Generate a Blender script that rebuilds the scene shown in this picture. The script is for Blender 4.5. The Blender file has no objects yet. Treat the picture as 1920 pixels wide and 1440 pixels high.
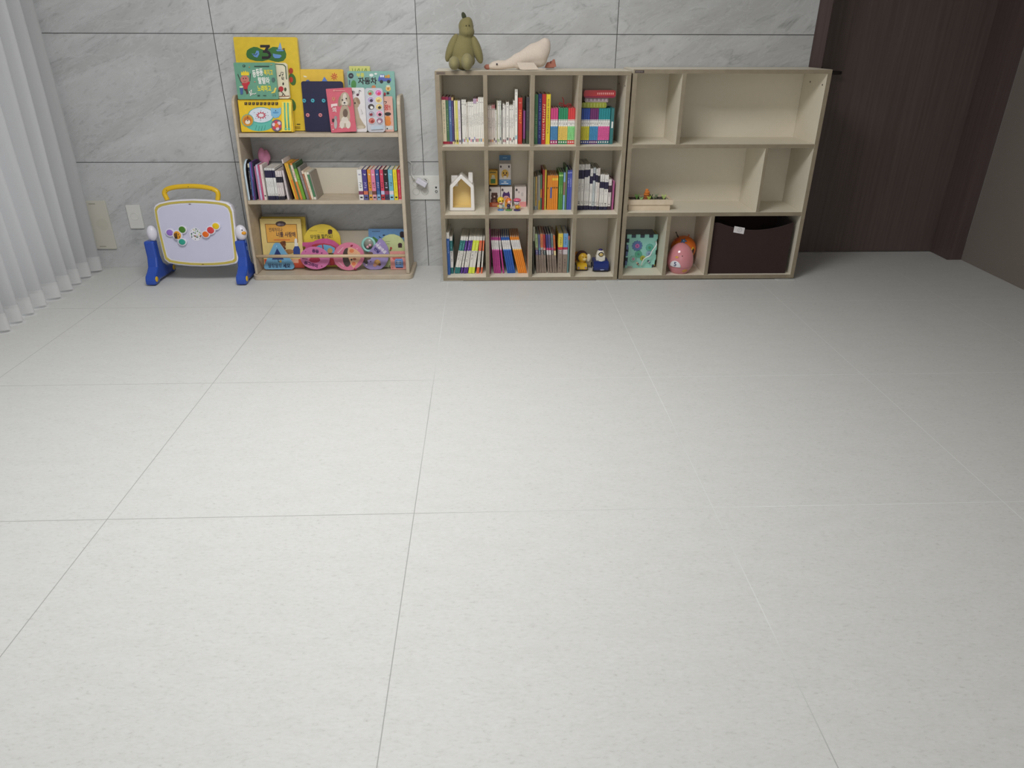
import bpy, bmesh, math, random
from mathutils import Vector, Matrix
random.seed(7)
SC = bpy.context.scene
COL = SC.collection
PI = math.pi
# ------------------------------------------------------------------ camera (fitted to the room)
F0, PITCH, YAW, ROLL = 1312.5, .4636, .0262, .0024
CAM = Vector((.3685, -3.8191, 1.1629))
FW = Vector((math.sin(YAW)*math.cos(PITCH), math.cos(YAW)*math.cos(PITCH), -math.sin(PITCH)))
RT = Vector((math.cos(YAW), -math.sin(YAW), 0)); UP = RT.cross(FW)
RT, UP = RT*math.cos(ROLL)+UP*math.sin(ROLL), UP*math.cos(ROLL)-RT*math.sin(ROLL)
cd = bpy.data.cameras.new('camera'); cam = bpy.data.objects.new('camera', cd); COL.objects.link(cam)
cd.sensor_width = 36; cd.lens = 36*F0/1920; cd.clip_start = .05
mw = Matrix((RT, UP, -FW)).transposed().to_4x4(); mw.translation = CAM
cam.matrix_world = mw
SC.camera = cam
# measuring helpers: where a sight line through a photo point meets a vertical / horizontal / any plane
def ray(px, py): return FW+RT*((px-960)/F0)-UP*((py-720)/F0)
def at(px, py, Y):
    d = ray(px, py); return CAM+d*((Y-CAM.y)/d.y)
def atz(px, py, z):
    d = ray(px, py); return CAM+d*((z-CAM.z)/d.z)
def crop(x0, y0, s): return lambda x, y: (x0+x/s, y0+y/s)
# ------------------------------------------------------------------ materials
def lin(c): return tuple(((v/255)/12.92 if v/255 <= .04045 else ((v/255+.055)/1.055)**2.4) for v in c)
_m = {}
KIND = {'paper': (.5, 40, .05, 0), 'plastic': (.28, 9, .02, 0), 'gloss': (.12, 9, .02, 0), 'fabric': (.95, 220, .05, .35), 'laminate': (.5, 40, .012, 0), 'matte': (.8, 30, .05, 0)}
def M(c, kind='paper'):
    k = (tuple(c), kind)
    if k in _m: return _m[k]
    rough, sc, var, bump = KIND[kind]
    m = bpy.data.materials.new('%s_%02x%02x%02x' % ((kind,)+tuple(int(v) for v in c))); m.use_nodes = True
    nt = m.node_tree; b = nt.nodes['Principled BSDF']; b.inputs['Roughness'].default_value = rough
    L = lin(c)
    tc = nt.nodes.new('ShaderNodeTexCoord'); n = nt.nodes.new('ShaderNodeTexNoise'); n.inputs['Scale'].default_value = sc; n.inputs['Detail'].default_value = 3
    nt.links.new(tc.outputs['Object'], n.inputs['Vector'])
    r = nt.nodes.new('ShaderNodeValToRGB')
    r.color_ramp.elements[0].position = .3; r.color_ramp.elements[1].position = .7
    r.color_ramp.elements[0].color = tuple(v*(1-var) for v in L)+(1,); r.color_ramp.elements[1].color = tuple(min(1, v*(1+var)) for v in L)+(1,)
    nt.links.new(n.outputs['Fac'], r.inputs['Fac']); nt.links.new(r.outputs['Color'], b.inputs['Base Color'])
    if bump:
        bp = nt.nodes.new('ShaderNodeBump'); bp.inputs['Strength'].default_value = bump; bp.inputs['Distance'].default_value = .002
        nt.links.new(n.outputs['Fac'], bp.inputs['Height']); nt.links.new(bp.outputs['Normal'], b.inputs['Normal'])
    if kind == 'fabric': b.inputs['Sheen Weight'].default_value = .12
    _m[k] = m; return m
def nodes(name):
    m = bpy.data.materials.new(name); m.use_nodes = True; nt = m.node_tree
    def N(t, **kw):
        n = nt.nodes.new(t)
        for k, v in kw.items():
            if k in n.inputs.keys(): n.inputs[k].default_value = v
            else: setattr(n, k, v)
        return n
    def math_(op, a, b=None, c=None):
        n = nt.nodes.new('ShaderNodeMath'); n.operation = op
        for i, v in enumerate((a, b, c)):
            if v is None: continue
            if isinstance(v, (int, float)): n.inputs[i].default_value = v
            else: nt.links.new(v, n.inputs[i])
        return n.outputs[0]
    return m, nt, N, math_, nt.nodes['Principled BSDF'], lambda a, b: nt.links.new(a, b)
def ramp(nt, src, stops):
    r = nt.nodes.new('ShaderNodeValToRGB'); e = r.color_ramp.elements
    while len(e) < len(stops): e.new(.5)
    for i, (p, c) in enumerate(stops): e[i].position = p; e[i].color = tuple(c)+(1,)
    nt.links.new(src, r.inputs['Fac']); return r.outputs['Color']
def mixc(nt, fac, a, b, mode='MIX'):
    n = nt.nodes.new('ShaderNodeMix'); n.data_type = 'RGBA'; n.blend_type = mode
    for i, v in ((0, fac), (6, a), (7, b)):
        if isinstance(v, (int, float)): n.inputs[i].default_value = v
        elif isinstance(v, tuple): n.inputs[i].default_value = v+((1,) if len(v) == 3 else ())
        else: nt.links.new(v, n.inputs[i])
    return n.outputs[2]
# ------------------------------------------------------------------ mesh builder
class MB:
    def __init__(s): s.v = []; s.f = []; s.mi = []; s.sm = []; s.mats = []
    def mat(s, m):
        if m not in s.mats: s.mats.append(m)
        return s.mats.index(m)
    def add(s, vs, fs, m, smooth=False, tf=None):
        b = len(s.v); s.v += [tuple(tf @ Vector(v)) if tf else tuple(v) for v in vs]
        for i, f in enumerate(fs):
            s.f.append([b+k for k in f]); mm = m[i] if isinstance(m, list) else m
            s.mi.append(s.mat(mm)); s.sm.append(smooth)
        return s
    def box(s, x0, x1, y0, y1, z0, z1, m, front=None, tf=None, top=None):
        vs = [(x0,y0,z0),(x1,y0,z0),(x1,y1,z0),(x0,y1,z0),(x0,y0,z1),(x1,y0,z1),(x1,y1,z1),(x0,y1,z1)]
        fs = [(0,3,2,1),(4,5,6,7),(0,1,5,4),(1,2,6,5),(2,3,7,6),(3,0,4,7)]
        return s.add(vs, fs, [m, top or m, front or m, m, m, m], tf=tf)
    def prism(s, pts, a, b, m, axis='y', smooth=False, tf=None, side=None):
        # polygon in the two other axes, extruded from a to b along axis
        n = len(pts)
        def p(u, w, d): return {'y': (u, d, w), 'x': (d, u, w), 'z': (u, w, d)}[axis]
        vs = [p(u, w, a) for u, w in pts]+[p(u, w, b) for u, w in pts]
        fs = [tuple(range(n)), tuple(range(2*n-1, n-1, -1))]
        bb = len(s.v)
        s.add(vs, fs, m, tf=tf)
        sd = [(bb+i, bb+(i+1) % n, bb+n+(i+1) % n, bb+n+i) for i in range(n)]
        for f in sd: s.f.append(list(f)); s.mi.append(s.mat(side or m)); s.sm.append(smooth)
        return s
    def ell(s, c, r, m, seg=20, rings=12, tf=None, rot=None):
        vs = []; fs = []
        R = rot or Matrix.Identity(3)
        for i in range(rings+1):
            t = PI*i/rings
            for j in range(seg):
                a = 2*PI*j/seg
                vs.append(Vector(c)+R @ Vector((r[0]*math.sin(t)*math.cos(a), r[1]*math.sin(t)*math.sin(a), r[2]*math.cos(t))))
        for i in range(rings):
            for j in range(seg):
                a, b = i*seg+j, i*seg+(j+1) % seg
                f = (a, b, b+seg, a+seg)
                fs.append(f)
        return s.add(vs, fs, m, True, tf)
    def lathe(s, c, prof, m, seg=32, tf=None, sx=1, sy=1):
        vs = []; fs = []; ms = []
        for r, z in prof:
            for j in range(seg): a = 2*PI*j/seg; vs.append((c[0]+r*sx*math.cos(a), c[1]+r*sy*math.sin(a), c[2]+z))
        for i in range(len(prof)-1):
            for j in range(seg):
                a, b = i*seg+j, i*seg+(j+1) % seg; fs.append((a, b, b+seg, a+seg)); ms.append(m[i] if isinstance(m, list) else m)
        return s.add(vs, fs, ms, True, tf)
    def tube(s, pts, r, m, seg=12, closed=False, tf=None):
        P = [Vector(p) for p in pts]; n = len(P); vs = []; fs = []; up = None
        rr = r if isinstance(r, (list, tuple)) else [r]*n
        for i, p in enumerate(P):
            if closed: t = P[(i+1) % n]-P[i-1]
            else: t = P[min(i+1, n-1)]-P[max(i-1, 0)]
            t.normalize()
            if up is None: up = t.orthogonal()
            up = (up-t*up.dot(t)).normalized(); sd = t.cross(up)
            for j in range(seg):
                a = 2*PI*j/seg; vs.append(p+(up*math.cos(a)+sd*math.sin(a))*rr[i])
        for i in range(n if closed else n-1):
            for j in range(seg):
                a, b = i*seg+j, i*seg+(j+1) % seg; k = ((i+1) % n)*seg
                fs.append((a, b, k+(j+1) % seg, k+j))
        s.add(vs, fs, m, True, tf)
        if not closed:
            b0 = len(s.v)-n*seg
            s.f.append([b0+j for j in range(seg)][::-1]); s.mi.append(s.mat(m)); s.sm.append(False)
            s.f.append([b0+(n-1)*seg+j for j in range(seg)]); s.mi.append(s.mat(m)); s.sm.append(False)
        return s
    def build(s, name, parent=None, bevel=0, subsurf=0, remesh=0, smooth=None, loc=None):
        me = bpy.data.meshes.new(name); me.from_pydata(s.v, [], s.f)
        for m in s.mats: me.materials.append(m)
        for p, i, k in zip(me.polygons, s.mi, s.sm): p.material_index = i; p.use_smooth = k if smooth is None else smooth
        bm = bmesh.new(); bm.from_mesh(me); bmesh.ops.remove_doubles(bm, verts=bm.verts, dist=1e-6) if not remesh else None
        bmesh.ops.recalc_face_normals(bm, faces=bm.faces); bm.to_mesh(me); bm.free()
        o = bpy.data.objects.new(name, me); COL.objects.link(o)
        if parent: o.parent = parent
        if loc: o.location = loc
        if remesh:
            q = o.modifiers.new('blend', 'REMESH'); q.mode = 'VOXEL'; q.voxel_size = remesh; q.use_smooth_shade = True
            q = o.modifiers.new('soft', 'SMOOTH'); q.iterations = 6; q.factor = .5
        if bevel:
            q = o.modifiers.new('bevel', 'BEVEL'); q.width = bevel; q.segments = 2; q.limit_method = 'ANGLE'; q.angle_limit = .7
            q.harden_normals = False
        if subsurf:
            q = o.modifiers.new('sub', 'SUBSURF'); q.levels = subsurf; q.render_levels = subsurf
        return o
def tag(o, label, cat, group=None):
    o['label'] = label; o['category'] = cat
    if group: o['group'] = group
    return o
def thing(name, label, cat, loc=(0, 0, 0), group=None, mat=None):
    o = bpy.data.objects.new(name, None); COL.objects.link(o); o.empty_display_size = .02
    if mat: o.matrix_world = mat
    else: o.location = loc
    return tag(o, label, cat, group)
def struct(o): o['kind'] = 'structure'; return o
def circ(cx, cy, rx, ry=None, n=28, a0=0, a1=2*PI, rot=0):
    ry = ry or rx; full = abs(a1-a0-2*PI) < 1e-6
    out = []
    for i in range(n if full else n+1):
        a = a0+(a1-a0)*i/n; x, y = rx*math.cos(a), ry*math.sin(a)
        out.append((cx+x*math.cos(rot)-y*math.sin(rot), cy+x*math.sin(rot)+y*math.cos(rot)))
    return out
def rrect(x0, x1, z0, z1, r, n=5):
    out = []
    for cx, cz, a in ((x1-r, z0+r, -PI/2), (x1-r, z1-r, 0), (x0+r, z1-r, PI/2), (x0+r, z0+r, PI)):
        for i in range(n+1): out.append((cx+r*math.cos(a+i*PI/2/n), cz+r*math.sin(a+i*PI/2/n)))
    return out
def text_mesh(s, size, bold=0, align='CENTER'):
    cu = bpy.data.curves.new('lettering', 'FONT'); cu.body = s; cu.size = size; cu.align_x = align; cu.align_y = 'CENTER'; cu.offset = bold*size; cu.resolution_u = 3
    o = bpy.data.objects.new('lettering', cu); COL.objects.link(o)
    dg = bpy.context.evaluated_depsgraph_get()
    me = o.evaluated_get(dg).to_mesh()
    vs = [v.co.copy() for v in me.vertices]; fs = [tuple(p.vertices) for p in me.polygons]
    o.evaluated_get(dg).to_mesh_clear()
    bpy.data.objects.remove(o); bpy.data.curves.remove(cu)
    return vs, fs
# a flat-faced thing (book cover, board) facing the room: local x right, z up its face, y into its thickness
class Face:
    def __init__(s, name, label, cat, cr, BL, BR, TL, yb, yt, group=None, z0=None):
        s.cr = cr
        bl, br, tl = at(*cr(*BL), yb), at(*cr(*BR), yb), at(*cr(*TL), yt)
        if z0 is not None:
            d = z0-min(bl.z, br.z); bl.z += d; br.z += d
        u = br-bl; s.w = u.length; u.normalize(); v = tl-bl; v = v-u*v.dot(u); s.h = v.length; v.normalize(); n = v.cross(u)*-1
        n = u.cross(v)*-1
        s.m = Matrix((u, n, v)).transposed().to_4x4(); s.m.translation = bl
        s.inv = s.m.inverted()
        s.root = thing(name, label, cat, group=group, mat=s.m)
        s.art = MB(); s.k = 0; s.o = bl; s.n = n
    def uv(s, x, y):
        d = ray(*s.cr(x, y)); t = (s.o-CAM).dot(s.n)/d.dot(s.n); p = s.inv @ (CAM+d*t); return p.x, p.z
    def clipped(s, pts):
        return pts
    def poly(s, pts, c, kind='paper', dy=None, world=False):
        s.k += 1
        P = pts if world else [(q[0], max(q[1], .0004)) for q in (s.uv(*p) for p in pts)]
        y = -.0002-.00012*s.k
        s.art.prism(P, y, 0.0 if dy is None else dy, M(c, kind)); return s
    def ell(s, x, y, rx, ry, c, kind='paper', rot=0, a0=0, a1=2*PI): return s.poly(circ(x, y, rx, ry, 24, a0, a1, rot), c, kind)
    def line(s, pts, w, c):
        for (ax, ay), (bx, by) in zip(pts, pts[1:]):
            L = math.hypot(bx-ax, by-ay) or 1; nx, ny = -(by-ay)/L*w/2, (bx-ax)/L*w/2
            s.poly([(ax+nx, ay+ny), (bx+nx, by+ny), (bx-nx, by-ny), (ax-nx, ay-ny)], c)
        return s
    def rect(s, x0, y0, x1, y1, c): return s.poly([(x0, y0), (x1, y0), (x1, y1), (x0, y1)], c)
    def text(s, t, x, y, hpx, c, bold=.02, rot=0, sx=1, name='title_lettering'):
        s.k += 1
        cx, cz = s.uv(x, y); x2, z2 = s.uv(x, y-hpx); size = abs(z2-cz)*1.02
        vs, fs = text_mesh(t, size, bold)
        yy = -.0004-.00012*s.k
        R = Matrix.Rotation(rot, 4, 'Y')
        b = MB(); b.add([Vector((cx, yy, cz))+(R @ Vector((v.x*sx, 0, v.y))) for v in vs], fs, M(c)); b.build(name, s.root)
        return s
    def finish(s, name='cover_art'):
        if s.art.f: s.art.build(name, s.root)
        return s.root
    def slab(s, t, cover, pages=(236, 230, 218), r=.004, outline=None, cov=.002, name='cover', kind='paper'):
        d = t*abs(s.n.z)+.0004; s.m.translation.z += d; s.inv = s.m.inverted(); s.o = s.m.translation.copy(); s.root.matrix_world = s.m
        # hardback: front board, back board, spine at the left, and the page block
        P = [(x, max(z, 0)) for x, z in outline] if outline else rrect(0, s.w, 0, s.h, r)
        cxm = sum(p[0] for p in P)/len(P); czm = sum(p[1] for p in P)/len(P)
        Q = [(cxm+(x-cxm)*.985, czm+(z-czm)*.985) for x, z in P]
        MB().prism(P, 0, cov, M(cover, kind)).prism(P, t-cov, t, M(cover, kind)).build(name, s.root)
        MB().prism(Q, cov, t-cov, M(pages)).build('page_block', s.root)
        return s
E_WIN, E_CEIL, E_HALL, E_FRONT = 24, 46, 8, 16
# ------------------------------------------------------------------ room
RX, LX, DY = 3.068, -2.02, .232        # right wall, window wall, door slab plane
def marble():
    m, nt, N, mt, b, L = nodes('grey_marble_tile')
    tc = N('ShaderNodeTexCoord'); sp = N('ShaderNodeSeparateXYZ'); L(tc.outputs['Object'], sp.inputs[0])
    x, z = sp.outputs['X'], sp.outputs['Z']
    W, H0 = .9793, .5622
    ix = mt('FLOOR', mt('DIVIDE', x, W)); iz = mt('FLOOR', mt('DIVIDE', mt('SUBTRACT', z, H0), .6))
    fx = mt('ABSOLUTE', mt('SUBTRACT', mt('FRACT', mt('ADD', mt('DIVIDE', x, W), .5)), .5)); fz = mt('ABSOLUTE', mt('SUBTRACT', mt('FRACT', mt('ADD', mt('DIVIDE', mt('SUBTRACT', z, H0), .6), .5)), .5))
    j = mt('MINIMUM', mt('MULTIPLY', fx, W), mt('MULTIPLY', fz, .6))
    joint = mt('LESS_THAN', j, .0017)
    cb = N('ShaderNodeCombineXYZ'); L(mt('ADD', x, mt('MULTIPLY', ix, 3.7)), cb.inputs['X']); L(mt('ADD', z, mt('MULTIPLY', iz, 2.3)), cb.inputs['Z'])
    L(mt('MULTIPLY', mt('ADD', ix, mt('MULTIPLY', iz, 5.1)), .61), cb.inputs['Y'])
    mp = N('ShaderNodeMapping'); mp.vector_type = 'TEXTURE'; mp.inputs['Rotation'].default_value = (0, -.46, 0); mp.inputs['Scale'].default_value = (1.0, 1, .36); L(cb.outputs[0], mp.inputs['Vector'])
    n1 = N('ShaderNodeTexNoise', Scale=1.5, Detail=7.0, Roughness=.62, Distortion=.9); L(mp.outputs[0], n1.inputs['Vector'])
    n2 = N('ShaderNodeTexNoise', Scale=1.5, Detail=6.0, Roughness=.55, Distortion=.9); L(mp.outputs[0], n2.inputs['Vector'])
    n3 = N('ShaderNodeTexNoise', Scale=26.0, Detail=4.0, Roughness=.7); L(mp.outputs[0], n3.inputs['Vector'])
    n4 = N('ShaderNodeTexNoise', Scale=3.2, Detail=6.0, Roughness=.6, Distortion=1.8); L(mp.outputs[0], n4.inputs['Vector'])
    base = ramp(nt, n1.outputs['Fac'], [(.3, lin((176, 176, 175))), (.5, lin((190, 191, 191))), (.72, lin((205, 206, 206)))])
    vein = ramp(nt, mt('ABSOLUTE', mt('SUBTRACT', n2.outputs['Fac'], .5)), [(0, (.52,)*3), (.004, (.66,)*3), (.014, (.93,)*3), (.04, (1,)*3)])
    vm = ramp(nt, n4.outputs['Fac'], [(.46, (0,)*3), (.64, (.68,)*3)])
    c = mixc(nt, vm, base, vein, 'MULTIPLY')
    v2 = ramp(nt, mt('ABSOLUTE', mt('SUBTRACT', n4.outputs['Fac'], .47)), [(0, (1,)*3), (.012, (.25,)*3), (.03, (0,)*3)])
    c = mixc(nt, mixc(nt, .4, (0, 0, 0), v2), c, lin((210, 211, 211)))
    sp3 = ramp(nt, n3.outputs['Fac'], [(.3, (.80,)*3), (.45, (1,)*3), (.62, (1,)*3), (.75, (1.1,)*3)])
    c = mixc(nt, .8, c, sp3, 'MULTIPLY')
    c = mixc(nt, joint, c, lin((66, 66, 64)))
    L(c, b.inputs['Base Color']); b.inputs['Roughness'].default_value = .42
    bp = N('ShaderNodeBump'); bp.inputs['Strength'].default_value = .6; bp.inputs['Distance'].default_value = .003
    L(mt('SUBTRACT', 1.0, joint), bp.inputs['Height']); L(bp.outputs[0], b.inputs['Normal'])
    return m
def floor_mat():
    m, nt, N, mt, b, L = nodes('pale_floor_mat')
    tc = N('ShaderNodeTexCoord'); mp = N('ShaderNodeMapping', vector_type='TEXTURE'); mp.inputs['Location'].default_value = (.128, -.6373, 0); mp.inputs['Rotation'].default_value = (0, 0, .01); L(tc.outputs['Object'], mp.inputs['Vector'])
    sp = N('ShaderNodeSeparateXYZ'); L(mp.outputs[0], sp.inputs[0]); S = .8177
    def f(a): return mt('MULTIPLY', mt('ABSOLUTE', mt('SUBTRACT', mt('FRACT', mt('ADD', mt('DIVIDE', a, S), .5)), .5)), S)
    j = mt('MINIMUM', f(sp.outputs['X']), f(sp.outputs['Y']))
    joint = mt('LESS_THAN', j, .0011)
    m2 = N('ShaderNodeMapping'); m2.inputs['Scale'].default_value = (1, 2.6, 1); L(tc.outputs['Object'], m2.inputs['Vector'])
    n1 = N('ShaderNodeTexNoise', Scale=62.0, Detail=5.0, Roughness=.75, Distortion=.5); L(m2.outputs[0], n1.inputs['Vector'])
    n2 = N('ShaderNodeTexNoise', Scale=9.0, Detail=4.0, Roughness=.6); L(m2.outputs[0], n2.inputs['Vector'])
    n3 = N('ShaderNodeTexNoise', Scale=1.3, Detail=2.0); L(mp.outputs[0], n3.inputs['Vector'])
    c1 = ramp(nt, n1.outputs['Fac'], [(.28, lin((184, 183, 179))), (.42, lin((205, 205, 202))), (.7, lin((212, 212, 210)))])
    c2 = ramp(nt, n2.outputs['Fac'], [(.3, (.955, .955, .95)), (.6, (1, 1, 1))])
    c = mixc(nt, .8, c1, c2, 'MULTIPLY')
    jv = mt('ADD', mt('ADD', mt('MULTIPLY', sp.outputs['X'], .38), mt('MULTIPLY', mt('ADD', sp.outputs['Y'], 1.2), .25)), mt('MULTIPLY', mt('SUBTRACT', n3.outputs['Fac'], .15), .9))
    jc = ramp(nt, jv, [(.22, lin((162, 162, 159))), (.40, lin((194, 195, 192))), (.66, lin((224, 225, 224)))])
    c = mixc(nt, joint, c, jc)
    L(c, b.inputs['Base Color']); b.inputs['Roughness'].default_value = .5; b.inputs['Specular IOR Level'].default_value = .35
    bp = N('ShaderNodeBump'); bp.inputs['Strength'].default_value = .5; bp.inputs['Distance'].default_value = .002
    L(mt('SUBTRACT', 1.0, joint), bp.inputs['Height']); L(bp.outputs[0], b.inputs['Normal'])
    return m
def wood_mat(name, dark, light, rough=.5, sx=60, sz=3, bump=.1):
    m, nt, N, mt, b, L = nodes(name)
    tc = N('ShaderNodeTexCoord'); mp = N('ShaderNodeMapping'); mp.inputs['Scale'].default_value = (sx, sx, sz); L(tc.outputs['Object'], mp.inputs['Vector'])
    n = N('ShaderNodeTexNoise', Scale=1.0, Detail=5.0, Roughness=.6); L(mp.outputs[0], n.inputs['Vector'])
    L(ramp(nt, n.outputs['Fac'], [(.3, lin(dark)), (.7, lin(light))]), b.inputs['Base Color']); b.inputs['Roughness'].default_value = rough
    bp = N('ShaderNodeBump'); bp.inputs['Strength'].default_value = bump; bp.inputs['Distance'].default_value = .001; L(n.outputs['Fac'], bp.inputs['Height']); L(bp.outputs[0], b.inputs['Normal'])
    return m
M_DOOR = wood_mat('dark_door_veneer', (84, 72, 69), (100, 86, 82), .5, 70, 2)
M_JAMB = wood_mat('dark_frame_veneer', (84, 70, 68), (97, 82, 80), .5, 70, 2)
M_PAPER = M((128, 118, 110), 'fabric'); M_CEIL = M((232, 231, 228), 'matte')
HT = 2.35
struct(MB().box(LX-.3, RX+.3, -6.6, .45, -.06, 0, floor_mat()).build('floor'))
struct(MB().box(LX-.3, RX+.3, -6.6, .45, HT, HT+.06, M_CEIL).build('ceiling'))
struct(MB().box(LX-.1, 1.9545, 0, .12, .0005, HT-.0005, marble()).build('wall_back'))
struct(MB().box(RX, RX+.12, -6.6, .06, .0005, HT-.0005, M_PAPER).build('wall_right'))
struct(MB().box(LX-.3, RX+.3, -6.72, -6.6, .0005, HT-.0005, M((206, 203, 198), 'matte')).build('wall_front'))
# window wall on the left: a tall opening behind the curtain
wl = MB()
for y0, y1, z0, z1 in ((-6.6, -4.6, .0005, HT-.0005), (-.12, -.0005, .0005, HT-.0005), (-4.6, -.12, 2.2, HT-.0005), (-4.6, -.12, .0005, .06)):
    wl.box(LX-.16, LX, y0, y1, z0, z1, M((206, 203, 198), 'matte'))
struct(wl.build('wall_left'))
wf = struct(MB().box(LX-.1, LX-.05, -4.6, -4.54, .06, 2.2, M((235, 235, 233), 'plastic')).box(LX-.1, LX-.05, -.18, -.12, .06, 2.2, M((235, 235, 233), 'plastic')).box(LX-.1, LX-.05, -2.39, -2.33, .06, 2.2, M((235, 235, 233), 'plastic')).box(LX-.1, LX-.05, -4.54, -.18, 2.14, 2.2, M((235, 235, 233), 'plastic')).box(LX-.1, LX-.05, -4.54, -.18, .06, .12, M((235, 235, 233), 'plastic')).build('window_1'))
w2 = MB(); fm = M((235, 235, 233), 'plastic')
for x0, x1, z0, z1 in ((-1.36, -1.3, .44, 2.26), (2.3, 2.36, .44, 2.26), (-1.3, 2.3, .44, .5), (-1.3, 2.3, 2.2, 2.26)): w2.box(x0, x1, -6.6, -6.57, z0, z1, fm)
struct(w2.build('fill_light_frame'))  # made-up frame around the added front fill light, solid wall behind it
# door in its recess
dr = MB().box(2.022, 2.985, DY, DY+.04, .004, 2.1, M_DOOR).build('door_1', bevel=.002); struct(dr)
h = MB(); hx, hz = 2.11, .985
h.lathe((0, 0, 0), [(0, 0), (.026, 0), (.026, .012), (.011, .014), (.011, .05), (0, .05)], M((52, 48, 46), 'plastic'), 20, tf=Matrix.Translation((hx, DY, hz)) @ Matrix.Rotation(PI/2, 4, 'X'))
h.tube([(hx, DY-.045, hz), (hx+.03, DY-.05, hz), (hx+.1, DY-.05, hz-.002)], .0095, M((52, 48, 46), 'plastic'))
hd = h.build('door_handle', dr)
fr = MB()
fr.box(1.9545, 2.022, .003, .30, .0005, 2.16, M_JAMB).box(2.985, RX-.0005, .06, .30, .0005, 2.16, M_JAMB).box(2.022, 2.985, .06, .30, 2.1, 2.16, M_JAMB).box(2.985-.0, 2.986, .058, .062, .0005, 2.1, M_JAMB)
struct(fr.build('trim_1', bevel=.0025))
struct(MB().box(1.9545, RX+.12, .06, .31, 2.16, HT-.0005, M_PAPER).box(1.9545, RX+.12, .30, .42, .0005, 2.16, M_PAPER).build('wall_recess'))
# ------------------------------------------------------------------ curtain
cm = bpy.data.materials.new('white_sheer_voile'); cm.use_nodes = True; nt = cm.node_tree; nt.nodes.clear()
def sheer(name, c, tr, trans):
    m = bpy.data.materials.new(name); m.use_nodes = True; nt = m.node_tree; nt.nodes.clear()
    o = nt.nodes.new('ShaderNodeOutputMaterial'); d = nt.nodes.new('ShaderNodeBsdfDiffuse'); t = nt.nodes.new('ShaderNodeBsdfTranslucent'); mx = nt.nodes.new('ShaderNodeMixShader')
    n = nt.nodes.new('ShaderNodeTexNoise'); n.inputs['Scale'].default_value = 350; tc = nt.nodes.new('ShaderNodeTexCoord'); nt.links.new(tc.outputs['Object'], n.inputs['Vector'])
    L = lin(c); col = ramp(nt, n.outputs['Fac'], [(.3, tuple(v*.95 for v in L)), (.7, L)])
    nt.links.new(col, d.inputs['Color']); nt.links.new(col, t.inputs['Color'])
    mx.inputs[0].default_value = tr; nt.links.new(d.outputs[0], mx.inputs[1]); nt.links.new(t.outputs[0], mx.inputs[2]); nt.links.new(mx.outputs[0], o.inputs[0]); return m
bpy.data.materials.remove(cm)
M_SHEER = sheer('white_sheer_voile', (208, 208, 209), .42, 0); M_HEM = sheer('white_curtain_hem', (221, 221, 221), .25, 0)
def pleat(y, z):
    P = .106; ph = 2*PI*(y+.012)/P+.5*math.sin(y*7)+.25*math.sin(y*19+1)
    a = .048+.008*math.sin(y*11)
    s = math.sin(ph); s = math.copysign(abs(s)**.7, s)
    return -1.799+a*s+.012*math.sin(y*5+z*1.3)+.004*math.sin(z*4+y*9)
def sheet(z0, z1, nz, off, m, name, par):
    vs = []; fs = []; ny = 520; y0 = -.022; y1 = -4.55
    for k in range(nz+1):
        z = z0+(z1-z0)*k/nz
        for i in range(ny+1):
            y = y0+(y1-y0)*i/ny; vs.append((pleat(y, z)+off, y, z))
    for k in range(nz):
        for i in range(ny): a = k*(ny+1)+i; fs.append((a, a+1, a+ny+2, a+ny+1))
    return MB().add(vs, fs, m, True).build(name, par)
ct = thing('sheer_curtain', 'white pleated sheer curtain hanging to the floor beside the marble wall', 'curtain', (0, 0, 0))
sheet(.075, 2.33, 22, 0, M_SHEER, 'curtain_fabric', ct)
sheet(.012, .088, 2, .0025, M_HEM, 'hem', ct)
# ------------------------------------------------------------------ light
def area(name, loc, rot, sx, sy, e, c=(1, 1, 1)):
    l = bpy.data.lights.new(name, 'AREA'); l.shape = 'RECTANGLE'; l.size = sx; l.size_y = sy; l.energy = e; l.color = c
    o = bpy.data.objects.new(name, l); COL.objects.link(o); o.location = loc; o.rotation_euler = rot; return o
area('window_daylight', (LX-.02, -2.36, 1.15), (0, -PI/2, 0), 2.1, 4.4, E_WIN, (.985, .99, 1))
area('ceiling_light', (-.05, -1.95, 2.32), (0, 0, 0), 1.1, .8, E_CEIL, (.99, .99, .985))
area('added_front_fill', (.5, -6.55, 1.35), (PI/2, 0, 0), 3.6, 1.7, E_FRONT, (.98, .99, 1))  # unseen fill light, added to brighten upright surfaces from behind the camera
area('hall_ceiling_light', (.4, -5.4, 2.32), (0, 0, 0), 1.3, .9, E_HALL, (.99, .99, .985))
w = bpy.data.worlds.new('world'); SC.world = w; w.use_nodes = True
bg = w.node_tree.nodes['Background']; sk = w.node_tree.nodes.new('ShaderNodeTexSky'); sk.sky_type = 'HOSEK_WILKIE'; sk.sun_direction = (-.2, -.6, .75)
w.node_tree.links.new(sk.outputs[0], bg.inputs['Color']); bg.inputs['Strength'].default_value = .5
SC.view_settings.view_transform = 'Standard'; SC.view_settings.look = 'None'; SC.view_settings.gamma = 1; SC.view_settings.exposure = .2
SC.cycles.use_denoising = True; SC.cycles.max_bounces = 8
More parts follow.
